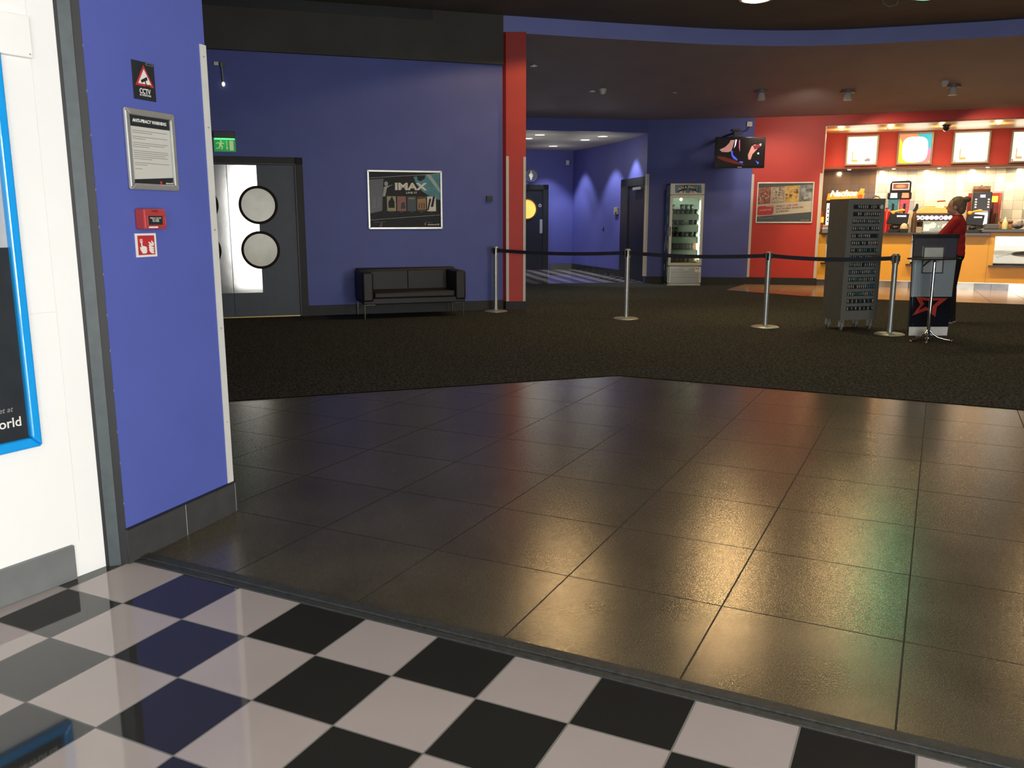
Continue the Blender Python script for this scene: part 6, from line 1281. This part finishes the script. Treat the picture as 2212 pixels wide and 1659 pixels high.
k = MB(); k.prism([(-0.05, h * 0.74), (0.02, h * 0.70), (0.06, h * 0.86), (0.05, h), (0.01, h), (-0.01, h * 0.86)], -0.02, 0.02, BLACK); k.build('spray_head', t, bevel=0.005)

# ================================================================== PEOPLE
def person(name, label, loc, rotz, hair, arms, bun=True, s=1.0, lean=0.0, logo=True, shoes=True):
    """stands facing local -y; one continuous body surface, clothes and hair as children"""
    t = thing(name, label, 'person', loc, rotz); t.scale = (s, s, s)
    V = Vector; L_ = lambda z: -lean * max(0, z - 0.95)
    hd = V((0, -0.030 + L_(1.52), 1.535))
    b = MB(); m = SKIN
    b.ell((0, 0.0, 0.93), (0.160, 0.115, 0.13), m); b.ell((0, -0.005 + L_(1.1), 1.10), (0.125, 0.090, 0.15), m); b.ell((0, 0.0 + L_(1.27), 1.27), (0.150, 0.105, 0.16), m)
    b.cap((-0.12, 0.005 + L_(1.37), 1.365), 0.052, (0.12, 0.005 + L_(1.37), 1.365), 0.052, m)
    b.cap((0, 0.012 + L_(1.38), 1.37), 0.052, (0, -0.005 + L_(1.48), 1.475), 0.047, m)
    # head: skull, jaw, chin, nose, lips, brow, ears
    hs = 1.12; hd = hd + V((0, 0, 0.012)); HV = lambda a: V(a) * hs; HR = lambda a: tuple(q_ * hs for q_ in a)
    b.ell(hd + HV((0, 0.008, 0.020)), HR((0.072, 0.092, 0.090)), m, 24, 16); b.ell(hd + HV((0, -0.025, -0.035)), HR((0.055, 0.062, 0.065)), m, 20, 12)
    b.ell(hd + HV((0, -0.068, -0.082)), HR((0.024, 0.020, 0.016)), m); b.cap(hd + HV((0, -0.080, 0.012)), 0.009, hd + HV((0, -0.102, -0.022)), 0.012, m)
    b.ell(hd + HV((0, -0.084, -0.052)), HR((0.022, 0.010, 0.008)), m); b.ell(hd + HV((0, -0.072, 0.030)), HR((0.050, 0.016, 0.010)), m)
    for q in (-1, 1): b.ell(hd + HV((q * 0.074, 0.010, -0.008)), HR((0.009, 0.018, 0.030)), m)
    legs = []
    for q in (-1, 1):
        hip, kn, an = V((q * 0.085, 0.0, 0.90)), V((q * 0.085, -0.015, 0.49)), V((q * 0.08, 0.02, 0.085)); legs.append((hip, kn, an))
        b.cap(hip, 0.088, kn, 0.055, m); b.cap(kn + V((0, 0.012, -0.06)), 0.054, an, 0.034, m); b.cap(kn, 0.054, kn + V((0, 0.012, -0.06)), 0.056, m)
        b.cap(an + V((0, 0.015, -0.035)), 0.034, an + V((0, -0.14, -0.055)), 0.026, m)
    for q, (el, wr, fd) in zip((-1, 1), arms):
        sh = V((q * 0.155, 0.008 + L_(1.36), 1.355)); el, wr, fd = V(el), V(wr), V(fd).normalized()
        b.cap(sh, 0.050, el, 0.038, m); b.cap(el, 0.039, wr, 0.025, m)
        side = fd.cross(V((0, 0, 1))); side = side.normalized() if side.length > 0.1 else V((1, 0, 0)); up = side.cross(fd)
        pc = wr + fd * 0.045
        b.cap(wr, 0.024, pc, 0.027, m); b.ell(wr + fd * 0.055, (0.032, 0.032, 0.020), m)
        for i, (o_, ln) in enumerate(((-0.027, 0.060), (-0.009, 0.072), (0.009, 0.068), (0.027, 0.052))):
            k1 = wr + fd * 0.080 + side * o_; k2 = k1 + fd * ln * 0.5 - up * 0.006; k3 = k2 + fd * ln * 0.38 - up * 0.018
            b.cap(k1 - fd * 0.02, 0.0095, k2, 0.0085, m, 10); b.cap(k2, 0.0085, k3, 0.0075, m, 10)
        t1 = wr + fd * 0.03 - side * 0.028 * q; t2 = t1 + fd * 0.030 - side * 0.030 * q; b.cap(t1, 0.011, t2, 0.010, m, 10); b.cap(t2, 0.010, t2 + fd * 0.026 - side * 0.006 * q, 0.0085, m, 10)
    b.build('body', t, remesh=0.0075)
    for q in (-1, 1):
        k = MB(); k.ell(hd + HV((q * 0.030, -0.078, 0.010)), (0.012, 0.008, 0.008), PWHITE, 14, 8); k.ell(hd + HV((q * 0.030, -0.084, 0.010)), (0.005, 0.004, 0.005), CHARC, 10, 6); k.build('eye', t, smooth=True)
    c = MB()
    c.ell((0, 0.0, 0.93), (0.180, 0.135, 0.11), SHIRT); c.ell((0, 0.0, 1.00), (0.172, 0.130, 0.15), SHIRT); c.ell((0, -0.002 + L_(1.1), 1.10), (0.162, 0.124, 0.18), SHIRT); c.ell((0, 0.002 + L_(1.27), 1.265), (0.168, 0.122, 0.165), SHIRT)
    c.cap((-0.125, 0.006 + L_(1.365), 1.362), 0.066, (0.125, 0.006 + L_(1.365), 1.362), 0.066, SHIRT); c.ell((0, 0.010 + L_(1.39), 1.395), (0.085, 0.072, 0.045), SHIRT)
    for q, (el, wr, fd) in zip((-1, 1), arms):
        sh = V((q * 0.155, 0.008 + L_(1.36), 1.350)); el = V(el); c.cap(sh, 0.064, sh.lerp(el, 0.90), 0.056, SHIRT)
    c.build('shirt', t, remesh=0.010)
    k = MB(); k.lathe([(0.062, 0.0), (0.070, 0.0), (0.060, 0.034), (0.054, 0.034)], (0, 0.004 + L_(1.41), 1.405), mat('dark_red_collar', (0.30, 0.010, 0.012), 0.8), 28); k.build('collar', t, smooth=True)
    p_ = MB(); p_.ell((0, 0.004, 0.90), (0.168, 0.128, 0.115), TROU)
    for hip, kn, an in legs: p_.cap(hip, 0.102, kn, 0.072, TROU); p_.cap(kn, 0.072, an + V((0, 0.005, -0.02)), 0.055, TROU)
    p_.build('trousers', t, remesh=0.010)
    h_ = MB(); h_.ell(hd + HV((0, 0.022, 0.030)), HR((0.081, 0.094, 0.094)), hair, 24, 16); h_.ell(hd + HV((0, 0.060, -0.020)), HR((0.062, 0.052, 0.075)), hair)
    # keep the face free of hair: only the back and crown are covered
    for i_, v_ in enumerate(h_.v):
        d_ = V(v_) - hd
        if d_.y < -0.028 and d_.z < 0.075: h_.v[i_] = (v_[0] * 0.9, hd.y - 0.028 + (d_.y + 0.028) * 0.15, v_[2])
    ho = h_.build('hair', t, smooth=True, remesh=0.006)
    if bun: k = MB(); k.ell(hd + HV((0.0, 0.112, 0.085)), HR((0.042, 0.044, 0.036)), hair, 20, 12); k.ell(hd + HV((0, 0.085, 0.070)), HR((0.026, 0.026, 0.026)), hair); k.build('hair_bun', ho, smooth=True)
    if logo:
        k = MB(); k.prism([(-0.05, 1.300), (0.04, 1.308), (0.04, 1.334), (-0.05, 1.326)], 0.098, 0.118, CHARC); k.prism([(-0.04, 1.310), (0.03, 1.316), (0.03, 1.322), (-0.04, 1.316)], 0.1175, 0.1195, INK); k.build('back_logo', t)
    for hip, kn, an in legs:
        k = MB(); k.cap(an + V((0, 0.022, -0.042)), 0.042, an + V((0, -0.13, -0.054)), 0.034, BLACK); k.box(an.x - 0.04, an.x + 0.04, -0.15, 0.085, 0.0, 0.018, mat('pale_sole', (0.35, 0.34, 0.33), 0.6)); k.build('shoe', t, smooth=True)
    return t
wf_ = gp(2062, 697)
person('person', 'woman in a red polo shirt and black trousers, hair in a bun, seen from behind', (wf_[0] - 0.10, wf_[1], 0.004), math.radians(-128), HAIRB,
       [((-0.20, -0.10, 1.13), (-0.10, -0.34, 1.08), (0.2, -1, -0.05)), ((0.20, -0.16, 1.13), (0.12, -0.38, 1.10), (-0.1, -1, 0.0))], s=1.005)
pp = vp(1892, 427, Q1 + QN * 1.0, Q3 + QN * 1.0)
person('person', 'staff member in red shirt behind the counter, mostly hidden by the slotted trolley', (pp[0], pp[1], 0.004), math.radians(-10), HAIRD,
       [((-0.24, -0.06, 1.12), (-0.16, -0.30, 1.17), (0.1, -1, 0)), ((0.26, -0.08, 1.14), (0.20, -0.32, 1.17), (0.0, -1, 0))], bun=False, s=pp[2] / 1.645, logo=False)
